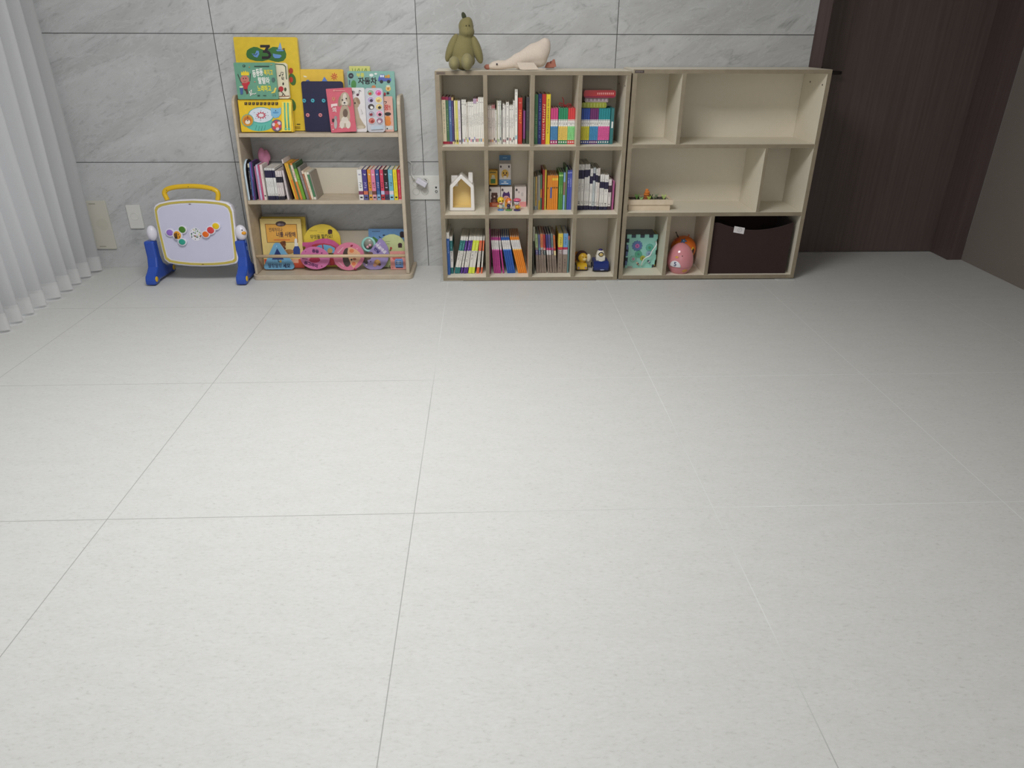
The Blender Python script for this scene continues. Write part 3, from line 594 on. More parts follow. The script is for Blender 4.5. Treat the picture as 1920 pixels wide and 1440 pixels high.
# ------------------------------------------------------------------ low plywood book rack
M_PLY = wood_mat('pale_plywood', (182, 168, 147), (197, 183, 162), .5, 18, 40, .05)
rk = thing('book_rack', 'low plywood book rack with rounded sides between the toy easel and bookcase', 'book rack', (0, 0, 0))
XL0, XL1, XR0, XR1 = -.892, -.879, -.099, -.081
prof = [(-.006, .0262), (-.228, .0262), (-.214, .40), (-.168, .84)]+[(-.168+.05*(1-math.cos(a)), .84+.055*math.sin(a)) for a in (.3, .6, .9, 1.2, 1.5)]+[(-.03, .895), (-.006, .87)]
for a, b in ((XL0, XL1), (XR0, XR1)): MB().prism(prof, a, b, M_PLY, axis='x').build('side_panel', rk, bevel=.003)
MB().prism([(XL0-.012, -.006), (XR1+.016, -.006), (XR1+.016, -.215)]+[(XR1-.01+.026*math.cos(a), -.215-.03*math.sin(a)) for a in (.4, .8, 1.2, 1.57)]+[(XL0+.014-.026*math.sin(a), -.215-.03*math.cos(a)) for a in (0, .4, .8, 1.2)]+[(XL0-.012, -.215)], 0, .0258, M_PLY, axis='z').build('base_board', rk, bevel=.003)
MB().box(XL1+.0003, XR0-.0003, -.175, -.008, .707, .7245, M_PLY).build('shelf', rk, bevel=.0015)
MB().box(XL1+.0003, XR0-.0003, -.2, -.008, .386, .404, M_PLY).build('shelf', rk, bevel=.0015)
CR2 = M((208, 199, 181), 'laminate')
MB().box(XL1+.0003, XR0-.0003, -.03, -.012, .4045, .5365, CR2).build('back_rail', rk, bevel=.001)
MB().box(XL1+.0003, XR0-.0003, -.03, -.012, .0262, .205, CR2).build('back_rail', rk, bevel=.001)
MB().box(XL1+.0003, XR0-.0003, -.03, -.012, .725, .83, CR2).build('back_rail', rk, bevel=.001)
MB().tube([(XL1+.0003, -.2, .116), (XR0-.0003, -.2, .1155)], .0085, wood_mat('beech_dowel', (206, 180, 146), (216, 192, 158), .4, 30, 30), 14).build('dowel_rail', rk)
# ---- spine-out books on the rack's middle shelf
c3 = crop(430, 260, 10.667); c4 = crop(580, 280, 9.6)
ZM = .404
G = 'books at the left of the rack middle shelf'; pl = "on rack's middle shelf"
def rbk(label, pts, t, x, y, c, cin):
    r = thing('book', label, 'book', (x, y, ZM+.0003), group=G)
    MB().prism(pts, 0, .002, M(c), axis='x').prism(pts, t-.002, t, M(cin), axis='x').build('cover', r)
    MB().prism([(a*.97+.001, b*.985+.001) for a, b in pts], .002, t-.002, M((206, 220, 230)), axis='x').build('page_block', r)
    return r
arch = [(0, 0), (.13, 0), (.13, .128)]+[(.065+.065*math.cos(a*PI/8), .128+.065*math.sin(a*PI/8)) for a in range(1, 8)]+[(0, .128)]
xl = at(*c3(300, 1240), -.19).x
rbk("round-topped dark board book against the rack's left side, %s from left on middle shelf" % 'first', arch, .011, max(xl-.012, XL1+.001), -.187, (176, 204, 220), (44, 40, 44))
row(c3, 1240, ZM, None, pl, G, [
 (326, 386, 505, (30, 30, 44), [(.9, 1, (206, 200, 176)), (0, .14, (70, 34, 60))], None, [(.32, .8, (206, 206, 210), .4)], 'black book with white lettering'), (388, 436, 478, (92, 116, 180), [], (.05, .1, (60, 60, 90)), T(.3, .6, (60, 80, 130), .4), 'periwinkle blue book'), (438, 480, 470, (124, 62, 140), [(.1, .5, (100, 60, 130))], None, [(.55, .6, (220, 190, 220), .6)], 'violet book'), (482, 532, 478, (44, 50, 76), [], None, None, 'dark navy hardback')], dep=.10, yf=-.182, start=2, lean=math.radians(3), pivot='R', lim2=(XL1+.0135, at(*c3(592, 1240), -.182).x-.0100))
row(c3, 1240, ZM, None, pl, G, [
 (556, 590, 558, (180, 110, 140), [], None, T(.4, .7, (130, 70, 100), .3), 'thin dusty pink book'), (592, 640, 528, (196, 190, 216), [], None, T(.3, .7, (90, 90, 160), .35), 'lilac white book'), (642, 682, 530, (196, 80, 120), [], None, T(.4, .7, (230, 180, 200), .3), 'thin raspberry pink book'), (684, 742, 524, (232, 216, 212), [], (.1, .14, (60, 60, 60)), T(.5, .85, (150, 100, 100), .3), 'pinkish white book'), (744, 770, 600, (140, 134, 128), [], None, None, 'thin warm grey book')], dep=.095, yf=-.182, start=6, lim2=(at(*c3(592, 1240), -.182).x+.0006, at(*c3(782, 1240), -.182).x))
row(c3, 1240, ZM, None, pl, G, [
 nb(786, 824, 590, 'white book with navy band, black foot', .7, .93, .13), nb(824, 860, 590, 'second white book with navy band, black foot', .7, .93, .13), nb(860, 898, 590, 'third white book with navy band, black foot', .7, .93, .13), nb(898, 934, 590, 'fourth white book with navy band, black foot', .7, .93, .13), nb(940, 992, 590, 'white book with navy band beside pink books', .7, .93, .13), nb(994, 1036, 648, 'short white book with dark panel', .6, .8, .13, (220, 210, 208), (44, 40, 52)), nb(1036, 1080, 648, 'second short white book with dark panel', .6, .8, .13, (220, 210, 208), (44, 40, 52)), nb(1080, 1118, 648, 'third short white book with dark panel', .6, .8, .13, (220, 210, 208), (44, 40, 52)), ], dep=.145, yf=-.182, start=11)
row(c3, 1240, ZM, None, pl, G, [(1166, 1204, 640, (214, 202, 202), [], None, T(.4, .8, (150, 140, 140), .4), 'pale grey pink book')], dep=.145, yf=-.182, start=19, lean=-math.radians(4))
ln = -math.radians(10)
row(c3, 1245, ZM, None, "in rack's leaning row", G, [(1250, 1276, 420, (56, 36, 34), [(.9, 1, (220, 210, 206))], None, None, 'tall dark brown book')], dep=.14, yf=-.178, lean=-math.radians(7), start=1)  # dark gap between the books, its shade built as a brown book
row(c3, 1245, ZM, None, "in rack's leaning row", G, [ (1318, 1352, 500, (226, 180, 60), [], None, T(.5, .9, (240, 220, 140), .3), 'leaning mustard yellow book'), (1352, 1394, 500, (222, 130, 40), [(.55, 1, (226, 170, 60))], None, None, 'leaning orange book'), (1394, 1430, 530, (96, 112, 66), [], None, [(.6, .9, (190, 190, 160), .4)], 'thin leaning olive book'), (1430, 1476, 500, (220, 140, 70), [(.5, .95, (226, 214, 196))], None, [(.6, .85, (190, 60, 50), .5)], 'leaning cream and orange book with red title'), (1478, 1540, 500, (112, 160, 50), [(.85, 1, (60, 90, 50))], None, T(.4, .7, (200, 220, 140), .4), 'leaning lime green book'), (1556, 1608, 575, (130, 124, 120), [], None, [(.3, .8, (190, 186, 182), .4)], 'leaning grey book'), (1610, 1652, 650, (170, 110, 84), [(.9, 1, (230, 210, 190))], None, T(.3, .8, (220, 170, 140), .4), 'leaning tan book'), (1652, 1700, 680, (232, 220, 196), [], None, T(.3, .7, (150, 140, 110), .4), 'leaning cream book'), (1702, 1746, 680, (78, 130, 92), [(0, .09, (230, 226, 216)), (.92, 1, (226, 222, 206))], None, T(.4, .7, (40, 70, 50), .4), 'leaning fir green book with white foot'), (1748, 1772, 700, (150, 140, 128), [], None, None, 'very thin leaning taupe book')], dep=.14, yf=-.178, lean=ln, start=2)
G = 'books at the right of the rack middle shelf'
def ch(x0, x1, c, look, p, f, cw=(226, 224, 226), d=True): return (x0, x1, 368, c, [(.18, .30, p), (0, .18, f)], (.06, .11, (40, 40, 50)), [(.82, .86, cw, .55), (.42, .58, tuple(int(v*.45) for v in c) if sum(c) > 330 else (190, 180, 210), .6)] if d else [(.2, .9, tuple(int(v*.7) for v in c), .3)], look)
row(c4, 940, ZM, None, "in rack's right hand row", G, [
 ch(905, 986, (228, 226, 226), 'white hardback with red picture', (130, 60, 90), (226, 222, 222), (150, 146, 170)), ch(992, 1072, (76, 62, 136), 'purple hardback', (206, 110, 80), (100, 96, 150)), ch(1084, 1146, (222, 146, 54), 'orange hardback', (160, 140, 120), (226, 170, 80)), ch(1148, 1220, (220, 130, 160), 'pink hardback', (120, 70, 60), (216, 160, 170)), ch(1228, 1290, (56, 82, 140), 'blue hardback', (70, 110, 160), (140, 180, 210)), ch(1302, 1366, (206, 66, 92), 'crimson hardback', (190, 190, 220), (196, 60, 70)), ch(1370, 1444, (34, 30, 30), 'black hardback', (150, 60, 90), (70, 60, 90)), ch(1450, 1530, (110, 176, 194), 'turquoise hardback', (220, 210, 220), (150, 200, 220)),
 ch(1536, 1606, (232, 212, 44), 'yellow hardback', (232, 212, 44), (232, 212, 44), BK, False), (1612, 1668, 368, (190, 40, 60), [(0, .03, (230, 170, 180))], None, [(.1, .9, (236, 190, 196), .3)], 'red hardback with pink edge')], dep=.13, yf=-.19, clamp=(-.9, XR0-.001))
# ------------------------------------------------------------------ cover-out books on top of the rack
k1 = crop(420, 60, 7.2); k2 = crop(560, 110, 8.727)
ZT = .7245+.0004
GR = 'picture books standing on top of the rack'
YEL = (222, 190, 48)
b = Face('board_book', 'tall yellow board book with a big black 3 on a green cloud', 'book', k1, (278, 1355), (1100, 1355), (150, 75), -.088, -.036, GR, ZT)
b.slab(.018, YEL, (226, 220, 206), .006)
b.poly([(300, 300), (310, 250), (350, 220), (400, 200), (450, 205), (500, 230), (560, 250), (610, 225), (660, 200), (720, 205), (770, 240), (825, 250), (842, 300), (835, 350), (800, 390), (740, 405), (690, 400), (600, 375), (520, 395), (430, 392), (350, 370), (310, 340)], (58, 112, 52))
b.line([(488, 192), (618, 192)], 36, (34, 26, 32)).line([(604, 182), (556, 262)], 36, (34, 26, 32)).line([(525, 262), (590, 266), (622, 300), (622, 326), (596, 346), (512, 348)], 36, (34, 26, 32))
for q in ((590, 268), (621, 313), (596, 345), (604, 196)): b.ell(q[0], q[1], 17, 17, (34, 26, 32))
bird = (104, 150, 206)
b.poly([(375, 290), (420, 300), (440, 250), (470, 255), (478, 300), (450, 345), (410, 335)], bird).line([(392, 305), (430, 312), (452, 285)], 8, NAVY)
b.poly([(660, 290), (700, 300), (770, 310), (778, 330), (750, 355), (690, 355), (665, 330)], bird)
b.poly([(725, 235), (760, 140), (785, 235)], (130, 168, 216)).poly([(700, 240), (820, 240), (800, 260), (720, 262)], bird).rect(792, 222, 822, 230, NAVY).rect(792, 238, 822, 246, NAVY)
for cy, rc in ((640, (190, 60, 40)), (985, (150, 50, 70))):
    b.ell(925, cy, 45, 80, (66, 108, 48), rot=-.25).ell(908, cy+5, 26, 38, rc)
b.ell(905, 525, 28, 40, (176, 60, 40)).rect(985, 1240, 1030, 1250, (70, 60, 40)).rect(950, 1275, 1030, 1282, (170, 140, 50)).rect(950, 1295, 1030, 1300, (170, 140, 50))
b.finish()
b = Face('sound_book', 'yellow drum sound book with two teal sticks, standing below the green picture book', 'book', k1, (238, 1355), (942, 1352), (195, 925), -.152, -.132, GR, ZT)
b.slab(.026, (236, 196, 40), (226, 206, 120), .004)
b.ell(480, 1240, 190, 100, (100, 186, 170)).ell(500, 1125, 178, 112, (86, 170, 160)).ell(500, 1122, 164, 100, (214, 222, 230))
st = []
for i in range(22): a = i*PI/11; r = 1 if i % 2 == 0 else .58; st.append((503+80*r*math.cos(a), 1125+56*r*math.sin(a)))
b.poly(st, (186, 46, 70))
st = [(503+(x-503)*.6, 1125+(y-1125)*.6) for x, y in st]; b.poly(st, (226, 226, 228))
for x, y in ((410, 1090), (430, 1165), (500, 1060), (590, 1085), (596, 1130), (560, 1165), (495, 1190)): b.ell(x, y, 5, 5, (90, 110, 130))
for x, y in ((440, 1280), (480, 1290), (520, 1290), (560, 1280)): b.line([(x, y-20), (x-15, y+40)], 4, (60, 140, 128))
b.ell(320, 1195, 84, 86, (110, 170, 150)).ell(320, 1195, 74, 76, (214, 150, 40)).ell(320, 1195, 50, 52, (196, 110, 40)).ell(322, 1215, 34, 30, (236, 226, 206)).ell(322, 1196, 9, 8, BK).line([(322, 1130), (322, 1170)], 5, BK)
b.poly([(630, 1020), (665, 1030), (735, 1030), (770, 1018), (772, 1100), (740, 1150), (690, 1165), (640, 1130)], (130, 184, 216)).ell(700, 1062, 7, 7, BK).ell(700, 1088, 42, 14, (90, 150, 196))
b.ell(715, 1262, 76, 82, (110, 100, 120))
for i in range(6): a = i*PI/3+.3; b.ell(715+42*math.cos(a), 1262+44*math.sin(a), 23, 24, (226, 206, 216) if i % 2 else (206, 66, 86))
b.ell(715, 1262, 28, 30, (222, 120, 50))
for i in range(9): b.rect(280+i*52, 948, 280+i*52+34, 982, (56, 46, 40)); b.rect(290+i*52, 958, 290+i*52+10, 966, (230, 196, 60))
b.rect(785, 940, 915, 1340, (240, 216, 90))
b.finish()
for x in (828, 872):
    p = [b.uv(x-6, 955), b.uv(x, 1150), b.uv(x+10, 1310)]
    MB().tube([(q[0], -.0045, q[1]) for q in p], .0042, M((86, 180, 150), 'plastic'), 10).ell((p[-1][0], -.005, p[-1][1]), (.0065, .005, .0065), M((100, 190, 160), 'plastic')).build('drum_stick', b.root)
zd = (b.m @ Vector((0, 0, b.h))).z
b = Face('picture_book', 'cream music board book with a red rose, half hidden behind the green singing book', 'book', k1, (260, 905), (888, 905), (225, 425), -.122, -.095, GR, zd+.0006)
b.slab(.016, (222, 214, 186), (214, 206, 190), .010)
b.line([(690, 432), (800, 440), (832, 470), (845, 640)], 14, (70, 96, 66))
nt_ = (40, 34, 34)
b.ell(752, 590, 12, 9, nt_).ell(790, 580, 10, 8, nt_).line([(762, 590), (770, 545), (800, 545), (798, 580)], 6, nt_).ell(790, 635, 10, 8, nt_).line([(782, 640), (782, 605), (806, 612), (806, 650)], 6, nt_)
b.ell(770, 770, 34, 36, (184, 44, 54)).ell(800, 700, 10, 20, (44, 34, 30)).ell(828, 775, 16, 26, (70, 80, 50)).ell(742, 795, 16, 14, (70, 90, 50)).line([(775, 805), (800, 830), (785, 862)], 8, (60, 44, 36)).line([(800, 830), (825, 860)], 8, (60, 44, 36)).line([(740, 870), (880, 864)], 8, (150, 90, 50))
b.finish()
b = Face('picture_book', 'green picture book with a crowned boy drumming and Korean title', 'book', k1, (190, 905), (737, 903), (135, 418), -.141, -.123, GR, zd+.0006)
GN = (104, 158, 132)
b.slab(.012, GN, (222, 214, 196), .005)
b.text('동', 408, 570, 105, (236, 236, 228), .03, 0, .55).text('동', 456, 555, 105, (236, 236, 228), .03, 0, .55).text('동', 503, 548, 105, (236, 236, 228), .03, 0, .55).text('북치고', 600, 552, 84, (226, 206, 70), .03, 0, .56).text('랄랄라', 538, 662, 96, (236, 236, 228), .03, 0, .64).text('노래하고', 545, 768, 84, (232, 222, 60), .03, 0, .64)
b.ell(280, 640, 58, 54, (196, 120, 110)).poly([(232, 585), (232, 530), (250, 552), (262, 522), (276, 548), (290, 518), (304, 548), (318, 528), (324, 552), (340, 535), (338, 585)], (236, 206, 50))
b.ell(262, 628, 7, 9, BK).ell(296, 626, 7, 9, BK).line([(265, 665), (280, 672), (296, 664)], 5, (150, 60, 60))
b.poly([(250, 690), (300, 690), (330, 672), (352, 668), (345, 700), (322, 730), (318, 770), (268, 770), (262, 730), (236, 700)], (190, 46, 60)).poly([(270, 770), (318, 768), (330, 830), (305, 842), (296, 800), (280, 790)], (84, 56, 50))
b.line([(236, 690), (215, 640), (188, 570)], 8, (60, 40, 44)).line([(352, 660), (358, 560)], 8, (60, 40, 44))
b.poly([(212, 750), (260, 750), (256, 840), (226, 845)], (70, 96, 150)).ell(236, 742, 26, 12, (222, 222, 180))
b.poly([(640, 830), (690, 820), (710, 760), (690, 750), (672, 800), (645, 815)], (226, 206, 90)).ell(702, 762, 10, 10, (230, 200, 120)).line([(664, 845), (664, 870)], 4, (80, 60, 40)).line([(690, 840), (692, 868)], 4, (80, 60, 40))
b.ell(270, 458, 18, 16, (40, 60, 50)).ell(270, 458, 9, 8, GN).rect(410, 458, 610, 470, (50, 66, 58)).ell(345, 475, 8, 8, (196, 150, 90)).ell(640, 440, 10, 6, (190, 160, 110)).ell(418, 672, 8, 8, (206, 150, 130)).ell(668, 645, 24, 30, (84, 110, 104)).rect(455, 852, 485, 866, (50, 70, 60)).rect(532, 855, 570, 862, (50, 70, 60))
b.line([(345, 800), (360, 835), (360, 865)], 10, (230, 230, 222)).line([(360, 800), (375, 780), (372, 850), (395, 830), (410, 840), (436, 825)], 8, (230, 230, 222))
b.finish()
b = Face('picture_book', 'yellow picture book with blue triangle and red starburst behind the navy button book', 'book', k2, (105, 1205), (790, 1205), (20, 185), -.098, -.05, GR, ZT)
b.slab(.02, (226, 186, 60), (220, 206, 170), .004)
for i in range(8):
    a = i*PI/4+.1; b.line([(582+12*math.cos(a), 292+12*math.sin(a)), (582+55*math.cos(a), 292+60*math.sin(a))], 13, (196, 60, 44))
b.poly([(378, 375), (420, 295), (475, 375)], (92, 130, 206)).poly([(78, 275), (135, 290), (130, 308), (84, 300)], (236, 226, 190)).ell(150, 385, 36, 40, (90, 110, 170))
b.finish()
b = Face('button_book', 'dark navy board book with rows of cyan and pink round buttons', 'book', k2, (112, 1208), (775, 1208), (55, 378), -.118, -.085, GR, ZT)
b.slab(.014, (24, 23, 62), (60, 58, 96), .010)
b.finish()
for x, y, c in ((92, 690, (74, 160, 180)), (232, 688, (74, 168, 186)), (410, 690, (74, 168, 186)), (150, 925, (206, 130, 136)), (357, 925, (206, 130, 136)), (560, 925, (206, 130, 136))):
    u, w = b.uv(x, y); R_ = Matrix.Translation((u, 0, w)) @ Matrix.Rotation(PI/2, 4, 'X')
    MB().lathe((0, 0, 0), [(0, .0035), (.0035, .004), (.0065, .0055), (.0092, .004), (.0095, 0)], [M(tuple(int(v*.55) for v in c), 'plastic'), M(c, 'plastic'), M(c, 'plastic'), M(c, 'plastic')], 20, tf=R_).build('round_button', b.root)
b = Face('picture_book', 'pale lime picture book peeking out above the teal car book', 'book', k2, (900, 1210), (1230, 1210), (850, 128), -.075, -.036, GR, ZT)
b.slab(.012, (206, 206, 120), (214, 208, 180), .004)
for i in range(7): b.line([(885+i*38, 205), (875+i*38+16*(i % 3), 160)], 12, (120, 150, 50))
b.finish()
b = Face('picture_book', 'teal car picture book titled in black Korean letters with a blue truck', 'book', k2, (860, 1212), (1612, 1212), (790, 212), -.1, -.056, GR, ZT)
b.slab(.014, (128, 176, 164), (214, 210, 190), .004)
b.text('자동차', 1125, 372, 118, (30, 32, 36), .035).text('부릉', 1010, 275, 76, (206, 206, 90), .03)
b.ell(855, 280, 44, 46, (40, 44, 56)).poly([(830, 290), (845, 268), (868, 268), (882, 290)], (110, 130, 130))
b.ell(900, 425, 42, 74, (74, 140, 70)).rect(825, 350, 840, 430, (50, 80, 110)).ell(1228, 462, 34, 26, (206, 130, 80))
b.ell(1190, 270, 34, 24, (226, 230, 226)).ell(1262, 248, 24, 16, (226, 230, 226))
b.poly([(1300, 370), (1305, 320), (1335, 260), (1400, 258), (1402, 318), (1510, 322), (1512, 370)], (76, 92, 176)).rect(1334, 268, 1362, 304, (226, 232, 236)).rect(1370, 268, 1394, 304, (226, 232, 236)).ell(1355, 376, 28, 28, (34, 34, 40)).ell(1472, 374, 28, 28, (34, 34, 40)).ell(1430, 296, 22, 24, (190, 140, 60)).ell(1470, 290, 24, 30, (206, 150, 60))
b.ell(1466, 490, 42, 44, (226, 196, 120)).ell(1466, 492, 20, 22, (196, 130, 60)).ell(1465, 450, 34, 16, (222, 222, 200)).ell(1460, 565, 22, 18, (40, 36, 40)).ell(1410, 580, 18, 28, (170, 40, 60))
b.finish()
b = Face('picture_book', 'peach picture book with an orange fox and red Korean letters at the rack end', 'book', k2, (1215, 1216), (1562, 1216), (1180, 622), -.122, -.1, GR, ZT)
b.slab(.01, (220, 172, 156), (226, 216, 200), .003)
b.text('꿍!', 1450, 805, 96, (196, 60, 60), .03)
b.line([(1400, 700), (1440, 705), (1420, 740)], 10, (60, 50, 50)).ell(1460, 905, 52, 30, (40, 36, 34)).ell(1455, 985, 50, 48, (222, 140, 66)).ell(1462, 1050, 50, 52, (218, 130, 56)).rect(1420, 1100, 1545, 1160, (206, 206, 204)).ell(1450, 1145, 12, 14, (50, 60, 60))
b.finish()
b = Face('sound_book', 'pale grey sound book with two columns of round animal buttons', 'book', k2, (1130, 1212), (1418, 1210), (1088, 486), -.142, -.122, GR, ZT)
b.slab(.012, (196, 196, 204), (206, 206, 206), .014)
cols = [(150, 176, 150), (206, 120, 176), (176, 160, 196), (226, 206, 130), (70, 60, 64), (214, 190, 130), (170, 166, 180), (220, 150, 176), (196, 110, 100), (150, 110, 130)]
spots = [(190, 70, 50), (220, 60, 100), (60, 50, 70), (196, 150, 100), (232, 230, 226), (50, 44, 44), (140, 50, 60), (30, 26, 30), (150, 50, 40), (226, 206, 214)]
for i in range(10):
    x = (1170 if i % 2 == 0 else 1300)+(i//2)*6+5; y = 560+(i//2)*114
    b.ell(x, y, 58, 54, (222, 222, 226)).ell(x, y, 52, 48, cols[i]).ell(x+(8 if i % 3 else -6), y+12, 26, 24, spots[i]).ell(x-14, y-14, 10, 9, tuple(min(255, v+40) for v in cols[i]))
b.poly([(1185, 1110), (1380, 1090), (1388, 1150), (1190, 1165)], (186, 200, 214))
b.finish()
def dog(b, cx, cy, s, full=True):
    F, D, WH = (178, 160, 138), (146, 124, 102), (214, 203, 190)
    P = lambda x, y: (cx+x*s, cy+y*s)
    def E(x, y, rx, ry, c, rot=0): b.ell(cx+x*s, cy+y*s, rx*s, ry*s, c, rot=rot)
    E(0, 180, 92, 210, F); E(-50, 330, 42, 70, WH); E(60, 330, 42, 70, WH); E(0, 250, 60, 60, WH)
    E(-80, -80, 36, 100, D, .15); E(74, -80, 34, 100, D, -.15); E(0, -150, 74, 90, F); E(0, -80, 84, 100, F); E(0, -150, 34, 70, WH); E(0, -45, 52, 48, WH)
    E(-42, -100, 12, 14, BK); E(26, -125, 12, 14, BK); E(-4, -50, 17, 14, BK); b.line([P(-38, 0), P(-4, -14), P(36, 0)], 8*s, (70, 46, 40)); E(0, 30, 50, 30, F)
    E(10, 130, 42, 70, (104, 84, 72))
b = Face('board_book', 'white board book with a puppy picture and a black music note', 'book', k2, (870, 1212), (1122, 1212), (818, 480), -.135, -.113, GR, ZT)
b.slab(.012, (224, 220, 220), (226, 222, 216), .008)
b.text('멍!', 890, 558, 60, (60, 40, 50), .03).ell(965, 592, 22, 22, (90, 50, 70)).line([(984, 590), (992, 515), (1024, 535)], 8, (40, 34, 40))
b.ell(940, 720, 56, 90, (176, 158, 134)).ell(975, 690, 24, 60, (150, 128, 102), rot=-.4).ell(922, 728, 12, 16, (44, 34, 30)).poly([(905, 800), (960, 790), (1000, 960), (1060, 1060), (1100, 1110), (1085, 1140), (960, 1150), (925, 1000)], (184, 168, 144)).ell(1010, 1120, 60, 26, (206, 194, 172)).line([(1020, 830), (1050, 900), (1030, 905)], 5, (150, 140, 140))
b.finish()
b = Face('picture_book', 'pink puppy picture book leaning in front of the white puppy book', 'book', k2, (535, 1210), (945, 1186), (485, 498), -.168, -.138, GR, ZT)
b.slab(.008, (206, 96, 112), (226, 216, 210), .003)
dog(b, 755, 770, .93)
b.text('의', 588, 845, 84, (230, 214, 210), .03).text('우', 575, 672, 80, (214, 150, 116), .03).poly([(530, 745), (632, 732), (636, 775), (560, 782), (556, 800), (534, 800)], (228, 206, 202)).ell(580, 524, 13, 13, (226, 160, 150)).rect(600, 518, 760, 530, (222, 150, 150))
b.ell(606, 975, 24, 40, (150, 140, 140)).ell(606, 1070, 26, 80, (176, 170, 168)).ell(565, 1010, 18, 30, (60, 40, 44)).ell(545, 1080, 8, 8, (226, 200, 196)).ell(668, 1120, 8, 8, (226, 200, 196)).ell(565, 1160, 12, 8, (226, 206, 200))
b.finish()
# ---- bottom tray of the rack
k5 = crop(470, 390, 10.29); k6 = crop(600, 390, 10.105)
ZB = .0262
GT = 'board books in the bottom tray of the rack'
t = Face('folder', 'clear plastic folder standing behind the yellow love book', 'folder', k5, (345, 1150), (1170, 1150), (300, 128), -.058, -.036, None, ZB)
t.slab(.004, (150, 148, 146), (140, 138, 136), .01, kind='gloss')
b = Face('picture_book', 'plain yellow picture book standing directly behind the cream love book', 'book', k5, (310, 1160), (1135, 1160), (175, 180), -.083, -.052, GT, ZB)
b.slab(.014, (212, 186, 70), (214, 200, 160), .004); b.ell(990, 330, 14, 14, (190, 160, 50)).finish()
b = Face('picture_book', 'cream picture book with orange title panel and a bear hugging a rabbit', 'book', k5, (272, 1172), (1042, 1172), (180, 215), -.122, -.082, GT, ZB)
b.slab(.012, (228, 204, 134), (226, 214, 180), .004)
b.poly([(272, 305), (888, 308), (916, 664), (318, 672)], (126, 92, 60)).poly([(284, 316), (878, 318), (904, 655), (328, 662)], (226, 168, 76))
b.ell(580, 305, 100, 52, (70, 52, 50)).ell(555, 318, 40, 24, (140, 124, 130)).ell(610, 320, 36, 24, (110, 96, 104))
b.text('언제까지나', 482, 425, 84, (74, 54, 60), .01, 0, .68).text('너를 사랑해', 682, 518, 104, (66, 46, 60), .02, 0, .74).rect(450, 606, 760, 624, (214, 110, 60))
b.ell(620, 700, 60, 62, (120, 70, 40)).ell(650, 660, 26, 26, (100, 56, 36)).ell(640, 740, 30, 24, (150, 96, 60)).ell(610, 780, 70, 40, (110, 64, 40)).ell(872, 640, 26, 56, (224, 222, 220)).ell(880, 710, 34, 46, (226, 224, 222)).poly([(812, 820), (850, 740), (925, 735), (955, 800), (955, 890), (830, 890)], (46, 70, 140)).ell(740, 840, 90, 44, (170, 120, 70)).poly([(262, 985), (1018, 985), (1040, 1165), (285, 1165)], (206, 84, 56)).rect(800, 985, 925, 1060, (232, 170, 140))
b.finish()
b = Face('shape_book', 'light blue triangle shaped board book with a dark triangle and Korean title', 'book', k5, (258, 1192), (842, 1192), (215, 690), -.166, -.148, GT, ZB)
tri = []
for x, y in ((470, 685), (530, 685), (560, 700), (700, 900), (800, 1050), (838, 1120), (835, 1165), (800, 1190), (300, 1192), (262, 1165), (262, 1120), (300, 1030), (380, 850), (445, 705)): tri.append(b.uv(x, y))
b.slab(.014, (112, 168, 204), (196, 206, 210), outline=tri)
b.poly([(510, 775), (575, 880), (640, 995), (410, 995), (465, 880)], (30, 50, 110)).text('딸랑딸랑', 470, 1118, 84, (36, 44, 80), .01, 0, .86).text('세모', 695, 1120, 84, (30, 40, 80), .04, 0, .9)
b.line([(530, 990), (535, 1035), (560, 1040)], 12, (30, 34, 50)).ell(578, 1030, 20, 26, (196, 160, 70)).ell(500, 735, 10, 12, (170, 206, 226)).ell(440, 1040, 6, 6, (160, 200, 226)).ell(660, 1030, 6, 6, (160, 200, 226)).finish()
b = Face('shape_book', 'yellow arch shaped board book with Korean title behind the pink car book', 'book', k5, (1030, 1165), (1760, 1165), (1005, 318), -.105, -.072, GT, ZB)
ar = [b.uv(1040, 1165), b.uv(1758, 1165)]+[b.uv(*p) for p in ((1745, 760), (1722, 560), (1690, 490), (1620, 410), (1520, 345), (1420, 322), (1340, 322), (1230, 348), (1150, 392), (1090, 450), (1030, 560))]
b.slab(.012, (222, 196, 66), (214, 200, 130), outline=ar)
b.text('무엇을 할까요?', 1365, 556, 88, (86, 84, 40), .02, -.05, .8).poly([(1490, 440), (1500, 418), (1530, 410), (1565, 420), (1576, 440), (1572, 500), (1492, 500)], (52, 30, 34)).rect(1505, 462, 1560, 470, (120, 50, 60)).rect(1120, 434, 1285, 442, (170, 150, 60)).rect(1290, 470, 1420, 476, (180, 160, 70)).finish()
b = Face('shape_book', 'magenta car shaped board book with a blue windscreen in the rack tray', 'book', k5, (1010, 1140), (1740, 1140), (960, 610), -.138, -.116, GT, ZB)
ca = [b.uv(*p) for p in ((1060, 1135), (1700, 1100), (1760, 1000), (1750, 830), (1690, 715), (1600, 645), (1480, 602), (1360, 604), (1260, 632), (1190, 668), (1100, 674), (1000, 676), (998, 735), (1060, 760), (1040, 900))]
b.slab(.014, (196, 84, 136), (206, 150, 170), outline=ca)
b.poly([(1180, 715), (1260, 690), (1400, 680), (1540, 705), (1640, 750), (1660, 880), (1180, 870)], (176, 60, 66)).poly([(1240, 760), (1320, 716), (1420, 706), (1540, 726), (1625, 770), (1620, 870), (1250, 860)], (110, 170, 206)).line([(1385, 706), (1402, 800)], 24, (176, 60, 80)).ell(1530, 825, 50, 52, (196, 160, 96)).ell(1540, 900, 70, 34, (70, 70, 50)).poly([(1530, 970), (1620, 975), (1620, 1100), (1530, 1110)], (150, 36, 40)).finish()
b = Face('shape_book', 'pink round board book with purple Korean lettering and a red centre', 'book', k5, (970, 1192), (1510, 1190), (960, 750), -.178, -.16, GT, ZB)
